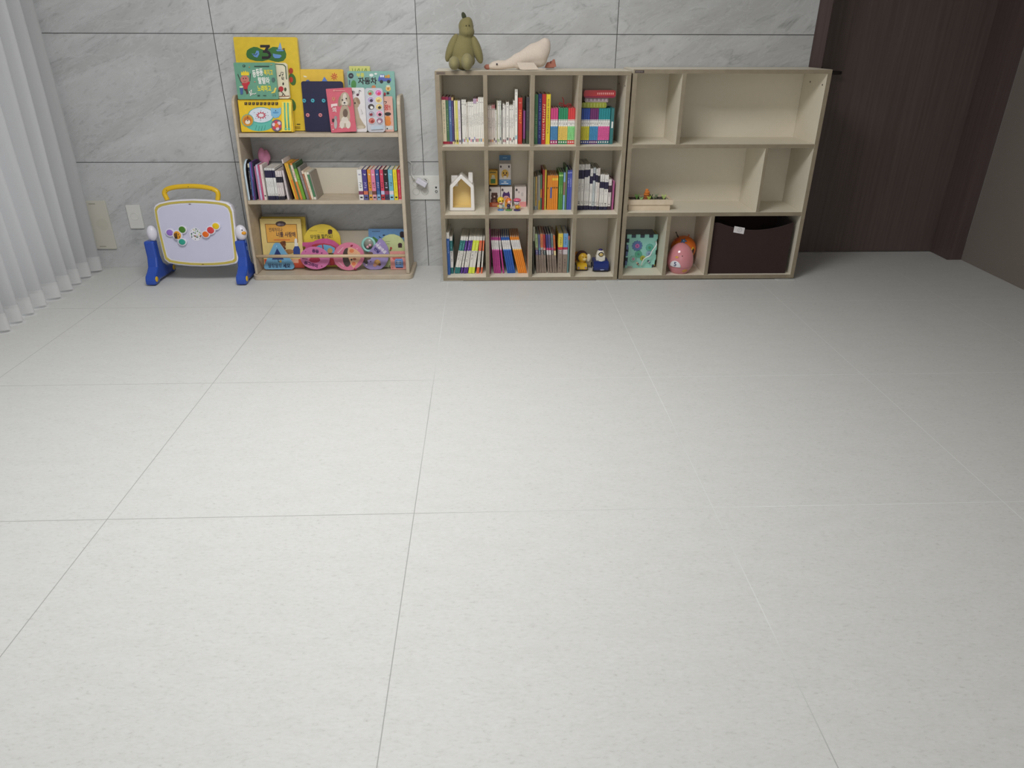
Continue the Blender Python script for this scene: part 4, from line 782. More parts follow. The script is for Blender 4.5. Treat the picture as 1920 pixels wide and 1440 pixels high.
ds = [b.uv(*p) for p in circ(1238, 975, 285, 214, 40, rot=.16)]
ds = [(x, max(z, 0)) for x, z in ds]
b.slab(.013, (206, 116, 166), (232, 216, 220), outline=ds)
b.text('동동', 1250, 838, 70, (84, 40, 90), .05, .15).text('동그라미', 1165, 1092, 72, (90, 36, 90), .05, .3).ell(1235, 1000, 105, 56, (176, 40, 80)).ell(1370, 870, 16, 12, (110, 50, 100)).ell(1370, 1122, 14, 10, (140, 40, 80)).ell(1060, 840, 9, 9, (150, 60, 110)).line([(990, 975), (1100, 985)], 14, (80, 40, 50)).finish()
b = Face('shape_book', 'pink ring shaped board book with a peeking cream animal, mid tray', 'book', k6, (260, 1185), (850, 1185), (250, 665), -.18, -.164, GT, ZB)
o = [b.uv(*p) for p in circ(545, 925, 292, 262, 44)]; o = [(x, max(z, .0003)) for x, z in o]
b.slab(.013, (212, 122, 150), (236, 214, 220), outline=o)
b.ell(515, 935, 86, 180, (76, 62, 58), rot=.0).poly([(535, 745), (600, 750), (690, 790), (760, 850), (770, 960), (700, 1060), (640, 1140), (590, 1080), (545, 960), (520, 840)], (226, 178, 140)).ell(600, 810, 44, 38, (222, 132, 84)).ell(640, 1055, 40, 36, (222, 126, 84)).ell(598, 978, 18, 18, BK).ell(655, 968, 34, 22, (150, 84, 70)).ell(600, 715, 26, 18, (140, 30, 60), rot=-.5).poly([(650, 1140), (700, 1160), (690, 1180), (640, 1165)], (140, 30, 60)).ell(702, 772, 11, 11, (240, 190, 200))
for i in range(5): b.line([(330+i*24, 835-i*20), (362+i*20, 850-i*24)], 14, (240, 206, 214)); b.ell(360+i*20, 1030+i*18, 8, 7, (240, 206, 214))
b.finish()
# mint ring rattle
p = at(*k6(920, 700), -.11); rr = .032
r = thing('ring_rattle', 'mint green ring rattle with pink beads leaning behind the purple book', 'rattle', (p.x, -.105, ZB+.0005))
zc = p.z-ZB
MB().tube([(rr*1.02*math.cos(a*PI/16), .012*math.sin(a*PI/16), zc+rr*math.sin(a*PI/16)) for a in range(32)], .0075, M((150, 206, 196), 'plastic'), 12, closed=True).build('ring', r)
MB().lathe((0, 0, 0), [(0, .002), (rr, .002), (rr, 0), (0, 0)], M((150, 150, 140), 'plastic'), 28, tf=Matrix.Translation((0, .006, zc)) @ Matrix.Rotation(PI/2, 4, 'X')).build('back_disc', r)
for dx, dz in ((-.006, -.012), (.008, -.002)): MB().ell((dx, -.006, zc+dz), (.008, .008, .008), M((226, 170, 180), 'plastic')).build('bead', r)
MB().box(-.012, .012, -.008, .012, 0, zc-rr, M((130, 196, 186), 'plastic')).build('handle', r, bevel=.004)
b = Face('picture_book', 'sky blue picture book with a dark house emblem at the right of the tray', 'book', k6, (960, 1190), (1620, 1190), (935, 405), -.075, -.04, GT, ZB)
b.w = min(b.w, (XR0-.002-b.m.translation.x))
b.slab(.012, (110, 156, 206), (206, 206, 200), .004)
b.poly([(960, 600), (1010, 540), (1090, 590), (1110, 660), (975, 680)], (80, 130, 70)).rect(985, 438, 1140, 448, (60, 70, 90)).line([(1120, 530), (1130, 560), (1160, 560)], 12, BK).poly([(1512, 470), (1530, 448), (1560, 444), (1590, 452), (1594, 560), (1518, 560)], (44, 26, 34)).ell(1210, 515, 24, 12, (40, 44, 70)).finish()
b = Face('shape_book', 'pale green round-topped board book with a small dark house emblem', 'book', k6, (1180, 1185), (1630, 1185), (1130, 508), -.118, -.088, GT, ZB)
b.w = min(b.w, XR0-.003-b.m.translation.x)
o = [(.008, 0), (b.w, 0)]+[(min(q[0], b.w), q[1]) for q in [b.uv(*p) for p in ((1640, 800), (1608, 690), (1570, 610), (1500, 545), (1400, 508), (1310, 510), (1230, 540), (1170, 590), (1140, 680))]]+[(.0, .02)]
b.slab(.012, (196, 206, 150), (214, 214, 180), outline=o)
b.poly([(1476, 690), (1488, 668), (1516, 660), (1546, 668), (1556, 690), (1552, 752), (1482, 752)], (60, 26, 34)).rect(1240, 630, 1330, 638, (130, 150, 110)).rect(1260, 676, 1320, 684, (130, 150, 110)).ell(1345, 765, 22, 28, (176, 80, 70)).ell(1332, 800, 18, 16, (110, 110, 70)).poly([(1380, 830), (1500, 815), (1530, 860), (1520, 900), (1370, 900)], (206, 130, 130)).rect(1310, 1085, 1330, 1135, (120, 130, 90)).finish()
b = Face('shape_book', 'lilac fan shaped board book with two little animals and Korean title', 'book', k6, (810, 1190), (1300, 1188), (800, 585), -.160, -.138, GT, ZB)
o = [b.uv(*p) for p in ((1130, 590), (1160, 590), (1230, 660), (1285, 760), (1306, 880), (1290, 990), (1240, 1090), (1160, 1160), (1060, 1188), (960, 1180), (880, 1140), (825, 1090), (800, 1030), (840, 930), (930, 830), (1040, 700))]
b.slab(.012, (152, 136, 186), (190, 206, 206), outline=[(x, max(z, .0003)) for x, z in o])
b.text('데굴데굴', 1150, 770, 66, (226, 220, 232), .04, .75).text('반달', 1075, 805, 66, (60, 56, 120), .04, .75).ell(1130, 672, 18, 22, (180, 164, 206))
b.ell(900, 940, 70, 44, (92, 74, 60)).ell(850, 990, 52, 50, (70, 56, 48)).ell(945, 860, 60, 28, (96, 76, 64)).ell(880, 1030, 30, 30, (50, 44, 44)).ell(1085, 1030, 60, 56, (176, 130, 70)).ell(1100, 1020, 42, 40, (200, 156, 92)).ell(1040, 1080, 34, 32, (206, 150, 130)).ell(880, 1076, 16, 14, (226, 222, 220)).ell(1130, 1070, 26, 24, (96, 60, 44)).ell(960, 1015, 10, 14, (70, 60, 90)).finish()
b = Face('board_book', 'small pink board book with blue house and number 11 at the tray end', 'book', k6, (1345, 1190), (1640, 1188), (1320, 830), -.158, -.146, GT, ZB)
b.w = min(b.w, XR0-.002-b.m.translation.x)
b.slab(.012, (216, 146, 140), (226, 200, 190), .004)
b.ell(1460, 945, 90, 50, (196, 90, 86)).poly([(1415, 1000), (1430, 960), (1560, 960), (1572, 1000), (1580, 1125), (1430, 1130)], (110, 150, 206)).rect(1440, 1000, 1460, 1070, (46, 60, 110)).rect(1510, 1000, 1530, 1070, (46, 60, 110)).rect(1440, 1012, 1540, 1022, (210, 216, 226)).rect(1440, 1042, 1540, 1052, (210, 216, 226)).rect(1440, 1118, 1570, 1138, (50, 50, 84)).ell(1375, 1130, 10, 10, (180, 90, 90)).finish()
# pink two-lobed soft toy behind the books on the middle shelf
p = at(*c3(640, 330), -.056); zb_ = ZM
r = thing('plush_toy', 'pink soft toy with two rounded lobes rising behind the books', 'soft toy', (p.x+.005, -.056, ZM+.0005))
hz = p.z-ZM
MB().ell((-.004, 0, hz), (.019, .011, .038), M((206, 136, 166), 'fabric'), rot=Matrix.Rotation(.12, 3, 'Y')).ell((.022, .01, hz-.002), (.015, .010, .030), M((186, 104, 140), 'fabric'), rot=Matrix.Rotation(-.2, 3, 'Y')).ell((.008, .004, hz-.03), (.02, .012, .03), M((206, 136, 166), 'fabric')).build('lobes', r, remesh=.003)
MB().tube([(.008, .004, .0), (.008, .004, hz-.03)], .011, M((196, 124, 156), 'fabric'), 12).build('body', r)
# ------------------------------------------------------------------ toy easel table
t7 = crop(250, 330, 6.546)
WHT, BLU, YLW = M((226, 224, 234), 'plastic'), M((46, 82, 176), 'gloss'), M((226, 184, 36), 'plastic')
yb_ = -.24
ez = thing('toy_easel', 'white activity easel with yellow handle and blue legs beside the curtain', 'toy easel', (0, 0, 0))
bf = Face('tmp', 'x y z w', 'tmp', t7, (330, 1105), (1290, 1105), (330, 290), -.27, -.225)
bpy.data.objects.remove(bf.root)
BM = bf.m
def bp(x, y): return bf.uv(x, y)
ring0 = [(245, 400), (262, 360), (310, 330), (420, 305), (560, 290), (730, 284), (900, 290), (1060, 305), (1150, 325), (1200, 360), (1228, 430), (1250, 620), (1288, 1010), (1288, 1050), (1262, 1075), (1150, 1098), (1000, 1110), (850, 1113), (700, 1108), (540, 1092), (430, 1070), (380, 1030), (350, 920), (300, 700), (262, 520)]
ctr = (765, 700)
def inset(k, kx=None): return [bp(ctr[0]+(x-ctr[0])*(kx or k), ctr[1]+(y-ctr[1])*k) for x, y in ring0]
def tfm(mb_, name, **kw):
    o = mb_.build(name, ez, **kw); o.matrix_local = BM; return o
P0 = inset(1)
tfm(MB().prism(P0, 0, .034, WHT), 'board_body', bevel=.006)
def band(k0, k1_, y, m):
    a, b_ = inset(k0, 1-(1-k0)*.82), inset(k1_, 1-(1-k1_)*.82); n = len(a); vs = [(x, y, z) for x, z in a+b_]
    return MB().add(vs, [(i, (i+1) % n, n+(i+1) % n, n+i) for i in range(n)], m)
o = tfm(band(.955, .895, -.0012, M((196, 178, 84), 'plastic')), 'yellow_rim'); q = o.modifiers.new('thick', 'SOLIDIFY'); q.thickness = .0024; q.offset = 0
tfm(MB().prism(inset(.862, 1-(1-.862)*.82), -.0008, .001, M((204, 204, 226), 'plastic')), 'drawing_panel')
for x, y in ((695, 345), (855, 1085)):
    u, w = bp(x, y); tfm(MB().prism(circ(u, w, .0062, .0016), -.0028, -.0018, M((90, 60, 40))), 'rim_emblem')
# handle
hp = [(402, 300), (385, 265), (358, 215), (372, 178), (420, 152), (520, 133), (690, 124), (850, 134), (960, 160), (1015, 190), (1028, 230), (1022, 280), (1018, 300)]
hs = []
for i in range(len(hp)-1):
    for k in range(4): hs.append((hp[i][0]+(hp[i+1][0]-hp[i][0])*k/4, hp[i][1]+(hp[i+1][1]-hp[i][1])*k/4))
hs.append(hp[-1])
for _ in range(3): hs = [hs[0]]+[((a[0]+b_[0]+c[0])/3, (a[1]+b_[1]+c[1])/3) for a, b_, c in zip(hs, hs[1:], hs[2:])]+[hs[-1]]
ho = tfm(MB().tube([(bp(x, y)[0], .017, bp(x, y)[1]) for x, y in hs], .0118, YLW, 14), 'handle')
for x, y in ((400, 175), (668, 132), (950, 175)):
    u, w = bp(x, y); s_ = MB().ell((u, .0055, w), (.002, .001, .002), M((60, 44, 20))).build('screw', ho)
# legs: splayed feet seen from the side
def leg(xc, w, name_prof):
    top, py = name_prof
    pr_ = [(-.335, .004), (-.335, .03), (-.325, .05), (-.30, .064), (-.275, .085), (-.262, .13), (-.262, top), (-.214, top), (-.214, .13), (-.2, .09), (-.16, .062), (-.095, .048), (-.072, .03), (-.07, .004), (-.10, .004), (-.115, .012), (-.27, .016), (-.29, .004)]
    return MB().prism(pr_, xc-w/2, xc+w/2, BLU, axis='x')
xl_, xr_ = at(*t7(240, 1000), -.26).x, at(*t7(1345, 1000), -.26).x
xfl = at(*t7(205, 1340), -.333).x; xfr = at(*t7(1315, 1340), -.333).x
zt_ = at(*t7(240, 805), -.26).z
LX_, RX_ = (xl_+xfl)/2, (xr_+xfr)/2
lg = leg(LX_, .052, (zt_, 0)).build('leg', ez, bevel=.009); rg = leg(RX_, .052, (zt_, 0)).build('leg', ez, bevel=.009)
for xq in (LX_, RX_):
    s_ = 1 if xq == RX_ else -1
    for yy, zz in ((-.315, .032), (-.1, .03)):
        MB().lathe((0, 0, 0), [(0, .004), (.012, .004), (.014, .002), (.014, 0)], YLW, 16, tf=Matrix.Translation((xq+.026, yy, zz)) @ Matrix.Rotation(PI/2, 4, 'Y')).build('foot_cap', rg if xq == RX_ else lg)
for yy, zz in ((-.238, .2), (-.238, .16)): MB().prism([(yy-.004, zz), (yy+.004, zz), (yy+.006, zz+.02), (yy-.004, zz+.02)], RX_+.0255, RX_+.0268, M((120, 150, 210), 'plastic'), axis='x').build('leg_mark', rg)
for (x, y, rx) , sd in (((230, 703, 66), -1), ((1322, 695, 76), 1)):
    p = at(*t7(x, y), -.238); k_ = MB().ell(tuple(p), (rx/6.546*.00255, .026, .0395), WHT, 24, 16).build('pivot_knob', ez)
    if sd > 0:
        q = p+Vector((.018, -.016, .002)); MB().ell(tuple(q), (.013, .010, .009), M((232, 160, 30), 'plastic')).ell((q.x-.004, q.y-.003, q.z+.015), (.003, .003, .004), M(BK)).build('duck_beak', k_)
# spinning toys on the panel
def knob(name, blobs, disc):
    mb_ = MB(); u0 = None
    for x, y, rx, ry, c, ht in blobs:
        u, w = bp(x, y); r_ = rx/6.546*.00255; r2 = ry/6.546*.0025
        mb_.prism(circ(u, w, r_*1.32, r2*1.32), -.012-ht*.001, -.0002, WHT, smooth=False)
    o = tfm(mb_, name, bevel=.002)
    for x, y, rx, ry, c, ht in blobs:
        u, w = bp(x, y); r_ = rx/6.546*.00255; r2 = ry/6.546*.0025
        if c: MB().ell((u, -.0125-ht*.001, w), (r_, .0035, r2), M(c, 'gloss')).build('coloured_dome', o)
    return o
kb1 = knob('bee_spinner', [(460, 692, 44, 40, (150, 110, 200), 0), (612, 655, 44, 42, (74, 128, 44), 1), (612, 805, 44, 38, (50, 160, 140), 2), (555, 722, 48, 52, (226, 156, 40), 3)], None)
mb_ = MB()
for dx in (-26, -8): a = [bp(555+dx-5, 690+dx*-.4), bp(555+dx+5, 688+dx*-.4), bp(555+dx+14, 760), bp(555+dx+2, 764)]; mb_.prism(a, -.0215, -.0165, M((50, 40, 30)))
for x, y in ((572, 712), (586, 742)): u, w = bp(x, y); mb_.prism(circ(u, w, .0016, .002, 10), -.0215, -.017, M(BK))
mb_.build('bee_stripes', kb1)
knob('fruit_spinner', [(1022, 612, 44, 40, (232, 196, 30), 0), (960, 662, 46, 44, (214, 66, 66), 1), (900, 712, 42, 38, (232, 110, 30), 2)], None)
mb_ = MB(); u, w = bp(768, 715); mb_.prism(circ(u, w, .031, .033, 32), -.0016, -.0006, M((228, 226, 236)))
rn = random.Random(3)
for c, n in (((110, 160, 90), 9), ((60, 80, 100), 8), ((150, 80, 60), 6), ((220, 210, 150), 5), ((40, 40, 50), 14)):
    for i in range(n):
        a = rn.uniform(0, 2*PI); r_ = rn.uniform(.006, .027) if c != (40, 40, 50) else .0275
        mb_.prism(circ(u+r_*math.cos(a), w+r_*math.sin(a), rn.uniform(.0012, .004) if r_ < .0275 else .0012, None, 8), -.0022-i*.00005, -.0012, M(c))
tfm(mb_, 'printed_sticker')
# ------------------------------------------------------------------ wall plates
def plate(name, label, cat, x0, x1, z0, z1, c, t=.009):
    r = thing(name, label, cat, (x0, -.0004, z0)); MB().prism(rrect(0, x1-x0, 0, z1-z0, .004), -t, 0, M(c, 'plastic')).build('face_plate', r, bevel=.0015); return r
IV = (206, 203, 190)
r = plate('wall_box_cover', 'large ivory wall plate partly hidden behind the curtain edge', 'wall plate', -1.815, -1.697, .106, .3665, IV)
MB().prism(circ(.075, .165-.03, .031, .031, 28), -.0102, -.0085, M((200, 197, 183), 'plastic')).build('round_boss', r)
for z in (.012, .242): MB().prism(rrect(.03, .065, z, z+.006, .002), -.0098, -.0088, M((170, 167, 152), 'plastic')).build('slot', r)
r = plate('wall_socket', 'small white single wall socket between curtain and toy easel', 'socket', -1.595, -1.5215, .218, .3435, (222, 221, 216))
MB().lathe((0, 0, 0), [(0, .004), (.016, .004), (.0175, .010), (.020, .0106), (.021, .0092)], [M((196, 194, 186), 'plastic')]*2+[M((222, 221, 216), 'plastic')]*2, 28, tf=Matrix.Translation((.036, 0, .066)) @ Matrix.Rotation(PI/2, 4, 'X')).build('socket_well', r)
for x in (.029, .043): MB().lathe((0, 0, 0), [(0, .0046), (.0024, .0046), (.0024, .004)], M((60, 58, 52)), 10, tf=Matrix.Translation((x, 0, .066)) @ Matrix.Rotation(PI/2, 4, 'X')).build('pin_hole', r)
pcr = crop(750, 280, 12)
PX0, PX1, PZ0, PZ1 = -.0795, .084, .368, .4925
r = plate('wall_outlet', 'wide white wall outlet with round sockets between the rack and bookcase', 'wall outlet', PX0, PX1, PZ0, PZ1, (224, 224, 218))
for x, y in ((365, 945), (560, 945), (360, 760), (570, 720)):
    p = at(*pcr(x, y), -.009)
    MB().lathe((0, 0, 0), [(0, .0085), (.0155, .0086), (.0165, .0102), (.0185, .0104), (.0192, .009)], [M((206, 206, 198), 'plastic')]*4, 28, tf=Matrix.Translation((p.x-PX0, 0, p.z-PZ0)) @ Matrix.Rotation(PI/2, 4, 'X')).build('round_socket', r)
p = at(*pcr(820, 900), -.009); MB().prism(rrect(p.x-PX0-.014, p.x-PX0+.016, p.z-PZ0-.022, p.z-PZ0+.024, .003), -.0102, -.0088, M((228, 228, 224), 'plastic')).build('jack_insert', r)
p = at(*pcr(812, 860), -.01); MB().prism([(p.x-PX0-.0052, p.z-PZ0+.005), (p.x-PX0+.0052, p.z-PZ0+.005), (p.x-PX0+.004, p.z-PZ0-.002), (p.x-PX0, p.z-PZ0-.006), (p.x-PX0-.004, p.z-PZ0-.002)], -.0108, -.0098, M((34, 34, 34))).build('aerial_jack', r)
p = at(*pcr(818, 948), -.01); MB().tube([(p.x-PX0+.0056*math.cos(a*PI/10), -.011, p.z-PZ0+.0056*math.sin(a*PI/10)) for a in range(20)], .0016, M((70, 70, 70), 'plastic'), 8, closed=True).build('coax_jack', r)
p = at(*pcr(578, 690), -.009); MB().prism(circ(p.x-PX0, p.z-PZ0, .0095, .003, 16, 0, PI, -.62), -.0112, -.0104, M((40, 38, 36), 'plastic')).build('switch_mark', r)
p = at(*pcr(485, 745), -.034)
r = thing('charger_plug', 'white charger plugged into the wide wall outlet beside the book rack', 'charger', tuple(p))
cb_ = MB().box(-.029, .029, -.018, .0195, -.0135, .0135, M((222, 220, 230), 'plastic'), tf=Matrix.Rotation(.53, 4, 'Y')); cb_.build('charger_body', r, bevel=.004)
q = at(*pcr(310, 650), -.03)-p; e1 = at(*pcr(262, 560), -.022)-p; e2 = at(*pcr(252, 440), -.014)-p; e3 = at(*pcr(262, 330), -.01)-p; e4 = at(*pcr(180, 270), -.008)-p
cv = [q*.86, q, (q+e1)/2+Vector((-.002, 0, 0)), e1, (e1+e2)/2, e2, (e2+e3)/2, e3, (e3+e4)/2+Vector((.002, 0, .004)), e4]
MB().tube(cv, [.0042, .004, .0032, .0024]+[.0018]*6, M((222, 222, 220), 'plastic'), 10).build('cord', r)

# ------------------------------------------------------------------ plush toys on the bookcase
d7 = crop(810, 10, 7.68)
TZ = 1.0105
GRN = M((128, 120, 78), 'fabric'); GRN2 = M((142, 134, 94), 'fabric')
YD = -.18
k = .00262/7.68*1.0
def E7(mb, x, y, rx, ry, d, dy=0, m=GRN, rot=0): p = at(*d7(x, y), YD+dy); mb.ell((p.x-DX, p.y-YD, p.z-TZ), (rx*k, d, ry*k), m, 20, 14, rot=Matrix.Rotation(rot, 3, 'Y'))
base = at(*d7(430, 920), YD); DX = base.x
YD = atz(*d7(430, 922), TZ+.006).y+.02
YD = max(-.235, min(YD, -.12)); base = at(*d7(430, 920), YD); DX = base.x
r = thing('dinosaur_plush', 'olive green dinosaur plush sitting on top of the full bookcase', 'plush toy', (DX, YD, TZ+.0008))
mb = MB(); E7(mb, 445, 690, 165, 215, .052); E7(mb, 468, 560, 138, 140, .042); E7(mb, 480, 480, 105, 70, .036); E7(mb, 435, 800, 178, 108, .055)
E7(mb, 490, 310, 102, 110, .04); E7(mb, 500, 385, 106, 78, .046, -.006); E7(mb, 520, 240, 60, 60, .03)
mb.build('body', r, remesh=.0045)
for x, y, rx, ry, ro in ((285, 615, 64, 190, .42), (645, 640, 64, 185, -.33)):
    a = MB(); E7(a, x, y, rx, ry, .028, -.008, GRN, ro); a.build('arm', r, remesh=.004)
for x, y, rx, ry in ((320, 836, 76, 88), (505, 816, 78, 108)):
    a = MB(); E7(a, x, y, rx, ry, .05, -.045, GRN2); o = a.build('leg', r, remesh=.004)
a = MB(); E7(a, 460, 160, 30, 52, .01, 0, M((58, 62, 42), 'fabric'), -.35); a.build('crest', r)
for x, y in ((492, 296), (535, 292)): a = MB(); E7(a, x, y, 8, 8, .003, -.040, M((60, 52, 26))); a.build('eye', r)
a = MB(); pa = [at(*d7(x, y), YD-.046)-Vector((DX, YD, TZ)) for x, y in ((512, 335), (512, 395), (516, 440))]; a.tube(pa, .0012, M((104, 94, 44), 'fabric'), 6); a.build('mouth_seam', r)
# goose
YG_ = -.19; base = at(*d7(1250, 925), YG_); GX = base.x
CRM = M((212, 198, 184), 'fabric'); TER = M((170, 110, 92), 'fabric')
r = thing('goose_plush', 'cream goose plush lying head down on top of the full bookcase', 'plush toy', (GX, YG_, TZ+.0019))
def G7(mb, x, y, rx, ry, d, dy=0, m=CRM, rot=0): p = at(*d7(x, y), YG_+dy); mb.ell((p.x-GX, p.y-YG_, p.z-TZ), (rx*k, d, ry*k), m, 20, 14, rot=Matrix.Rotation(rot, 3, 'Y'))
mb = MB()
gp = [(850, 885, 40), (900, 872, 56), (960, 866, 64), (1060, 862, 58), (1150, 835, 72), (1230, 800, 92), (1310, 772, 100), (1390, 738, 118), (1470, 708, 138), (1540, 690, 142), (1585, 640, 116), (1618, 580, 86), (1628, 560, 76), (1480, 790, 110), (1380, 830, 85), (1550, 780, 105), (1250, 860, 62)]
for i, (x, y, q) in enumerate(gp):
    G7(mb, x, min(y, 932-q), q, q, max(.022, q*k*.8))
    if i < 12:
        x2, y2, q2 = gp[i+1]; G7(mb, (x+x2)/2, min((y+y2)/2, 932-(q+q2)/2), (q+q2)/2, (q+q2)/2, max(.022, (q+q2)*k*.4))
mb.build('body', r, remesh=.0045)
a = MB(); G7(a, 800, 893, 48, 34, .014, 0, TER); a.build('beak', r)
a = MB(); G7(a, 934, 852, 12, 11, .004, -.026, M((24, 22, 24), 'gloss')); a.build('eye', r)
wq = [(1215, 830), (1330, 830), (1465, 830), (1530, 915), (1640, 920), (1640, 932), (1300, 936), (1262, 925)]
a = MB(); pts = [at(*d7(x, y), YG_-.05) for x, y in wq]; a.prism([(p.x-GX, max(p.z-TZ, .001)) for p in pts], -.058, -.046, CRM); o = a.build('wing', r, bevel=.004)
for dx, pts_ in ((0, ((1620, 905), (1655, 830), (1690, 820), (1712, 850), (1740, 785), (1768, 782), (1790, 890), (1720, 905))), (.02, ((1640, 910), (1700, 815), (1740, 800), (1760, 910)))):
    P_ = [at(*d7(x, y), YG_+.02+dx) for x, y in pts_]; a = MB(); a.prism([(p.x-GX, max(p.z-TZ, .0008)) for p in P_], .02+dx, .03+dx, TER); a.build('foot', r, bevel=.002)
# ------------------------------------------------------------------ things in the middle row cubbies
h3 = crop(815, 270, 10.105); ZC = Z1[1][1]
hy = atz(*h3(520, 1275), ZC).y; hy = max(YF+.012, hy)
def H(x, y, Y=None): p = at(*h3(x, y), hy if Y is None else Y); return p.x, p.z-ZC-.0004
r = thing('house_lamp', 'white house shaped lamp with a warm yellow hollow in the middle left cubby', 'house lamp', (0, hy, ZC+.0004))
out = [H(282, 1272), H(762, 1272), H(742, 792), H(520, 580), H(500, 572), H(480, 580), H(283, 790)]
out = [(x, max(z, 0)) for x, z in out]
inn = [H(345, 1205), H(692, 1205), H(682, 825), H(500, 655), H(345, 828)]
WP, YI = M((232, 228, 224), 'plastic'), M((230, 204, 136), 'plastic')
# front frame ring with a hollow
oo = [out[0], out[1], out[2], out[4], out[6]]
n = 5; mb = MB(); vs = [(x, 0, z) for x, z in oo]+[(x, 0, z) for x, z in inn]+[(x, .004, z) for x, z in inn]+[(x, .105, z) for x, z in oo]
mb.add(vs, [(i, (i+1) % n, n+(i+1) % n, n+i) for i in range(n)]+[(i, 15+i, 15+(i+1) % n, (i+1) % n) for i in range(n)]+[tuple(range(15, 20))], WP)
mb.build('house_shell', r, bevel=.006)
mb = MB(); vs = [(x, .0038, z) for x, z in inn]+[(x, .0745, z) for x, z in inn]
mb.add(vs, [(i, n+i, n+(i+1) % n, (i+1) % n) for i in range(n)]+[tuple(range(5, 10))], YI); mb.build('hollow_lining', r)
cx0, cz0 = H(640, 650, hy+.05); cx1, cz1 = H(722, 530, hy+.05); MB().box(cx0, cx1, .035, .06, cz0-.02, cz1, WP).build('chimney', r, bevel=.003)
cx0, cz0 = H(316, 760, hy+.06); cx1, cz1 = H(440, 592, hy+.06); MB().box(cx0, cx1, .05, .075, cz0-.01, cz1, WP).build('roof_block', r, bevel=.004)
# cartons and figurines
def boxthing(label, x0, x1, y0, y1, Y, dep, c, z0, art, name='carton', cat='box'):
    a = at(*h3(x0, y1), Y); b_ = at(*h3(x1, y0), Y); w_, hh = b_.x-a.x, b_.z-a.z
    r = thing(name, label, cat, (a.x, Y, z0), 'small cartons in the second middle cubby')
    MB().box(0, w_, 0, dep, 0, hh, M(c)).build('carton_body', r, bevel=.001)
    m_ = MB(); kk = 0
    for kind, *v in art:
        kk += 1; y = -.0003-.00012*kk
        U = lambda x, yy: (min(w_, max(0, (x-x0)/(x1-x0)*w_)), min(hh, max(0, (y1-yy)/(y1-y0)*hh)))
        if kind == 'r': p0, p1 = U(v[0], v[3]), U(v[2], v[1]); m_.prism([(p0[0], p0[1]), (p1[0], p0[1]), (p1[0], p1[1]), (p0[0], p1[1])], y, 0, M(v[4]))
        if kind == 'e': u = U(v[0], v[1]); m_.prism(circ(u[0], u[1], v[2]/(x1-x0)*w_, v[3]/(y1-y0)*hh, 20), y, 0, M(v[4]))
        if kind == 'p': m_.prism([U(*q) for q in v[0]], y, 0, M(v[1]))
    if m_.f: m_.build('printed_front', r)
    return r, w_, hh
Yc = max(-.2, atz(*h3(1300, 1156), ZC).y); WC = (226, 218, 214); DKP = (50, 40, 46)
Yc = max(-.2, min(Yc, -.098)); CD = -.0145-Yc
emb = lambda x, y: [('p', [(x-18, y+26), (x-18, y-4), (x, y-24), (x+18, y-4), (x+18, y+26)], DKP), ('e', x, y+8, 6, 8, (150, 140, 140))]
boxthing('white carton with a brown bear, left in the lower row of cartons', 1044, 1242, 785, 1156, Yc, CD, WC, ZC+.0003, emb(1058, 832)+[('e', 1100, 905, 24, 20, (84, 54, 48)), ('e', 1166, 905, 24, 20, (84, 54, 48)), ('e', 1133, 950, 62, 64, (84, 54, 48)), ('e', 1130, 1040, 70, 70, (84, 54, 48)), ('e', 1133, 960, 16, 18, (220, 190, 180)), ('e', 1130, 1050, 30, 40, (150, 100, 86)), ('r', 1022, 1072, 1236, 1156, (196, 90, 50)), ('r', 1090, 1090, 1200, 1140, (214, 140, 110))])
boxthing('white carton with a violet haired doll, in the middle of the lower cartons', 1252, 1468, 780, 1156, Yc, CD, WC, ZC+.0003, emb(1286, 830)+[('p', [(1290, 1000), (1286, 930), (1312, 862), (1340, 890), (1378, 890), (1402, 858), (1426, 920), (1424, 1000)], (74, 46, 106)), ('e', 1356, 985, 54, 40, (226, 170, 160)), ('e', 1336, 985, 6, 8, BK), ('e', 1376, 985, 6, 8, BK), ('r', 1330, 1020, 1440, 1156, (226, 160, 60))])
boxthing('white carton with pink foot and faint drawing, right of the lower cartons', 1516, 1738, 780, 1156, Yc, CD, (216, 206, 202), ZC+.0003, emb(1552, 830)+[('e', 1596, 880, 14, 22, (170, 160, 160)), ('e', 1660, 920, 24, 40, (190, 182, 180)), ('e', 1580, 1030, 40, 26, (232, 226, 220)), ('r', 1516, 1060, 1738, 1156, (226, 150, 150))])
zlow = at(*h3(1120, 782), Yc).z+.0012
boxthing('yellow carton with a green bottle picture, stacked on the bear carton', 1030, 1190, 500, 770, Yc+.004, .055, (218, 170, 56), zlow, [('r', 1045, 520, 1160, 546, (120, 110, 50)), ('r', 1080, 590, 1140, 650, (206, 206, 170)), ('e', 1108, 650, 44, 30, (206, 206, 180)), ('r', 1062, 655, 1150, 740, (70, 120, 60)), ('e', 1106, 600, 22, 22, (226, 222, 190))])
r, w_, hh = boxthing('tall white and blue milk carton with a round yellow face, stacked highest', 1224, 1446, 372, 772, Yc+.002, .066, (224, 218, 214), zlow, [('e', 1255, 425, 14, 26, DKP), ('e', 1408, 425, 14, 26, DKP), ('e', 1334, 566, 68, 88, (222, 180, 80)), ('e', 1304, 545, 14, 16, BK), ('e', 1362, 545, 14, 16, BK), ('e', 1334, 582, 30, 10, (120, 50, 40)), ('e', 1334, 625, 34, 30, (232, 226, 214)), ('r', 1224, 668, 1446, 772, (84, 136, 190)), ('r', 1262, 684, 1412, 694, (150, 190, 222)), ('r', 1310, 706, 1360, 724, (220, 230, 236)), ('r', 1260, 736, 1396, 750, (220, 230, 236))])
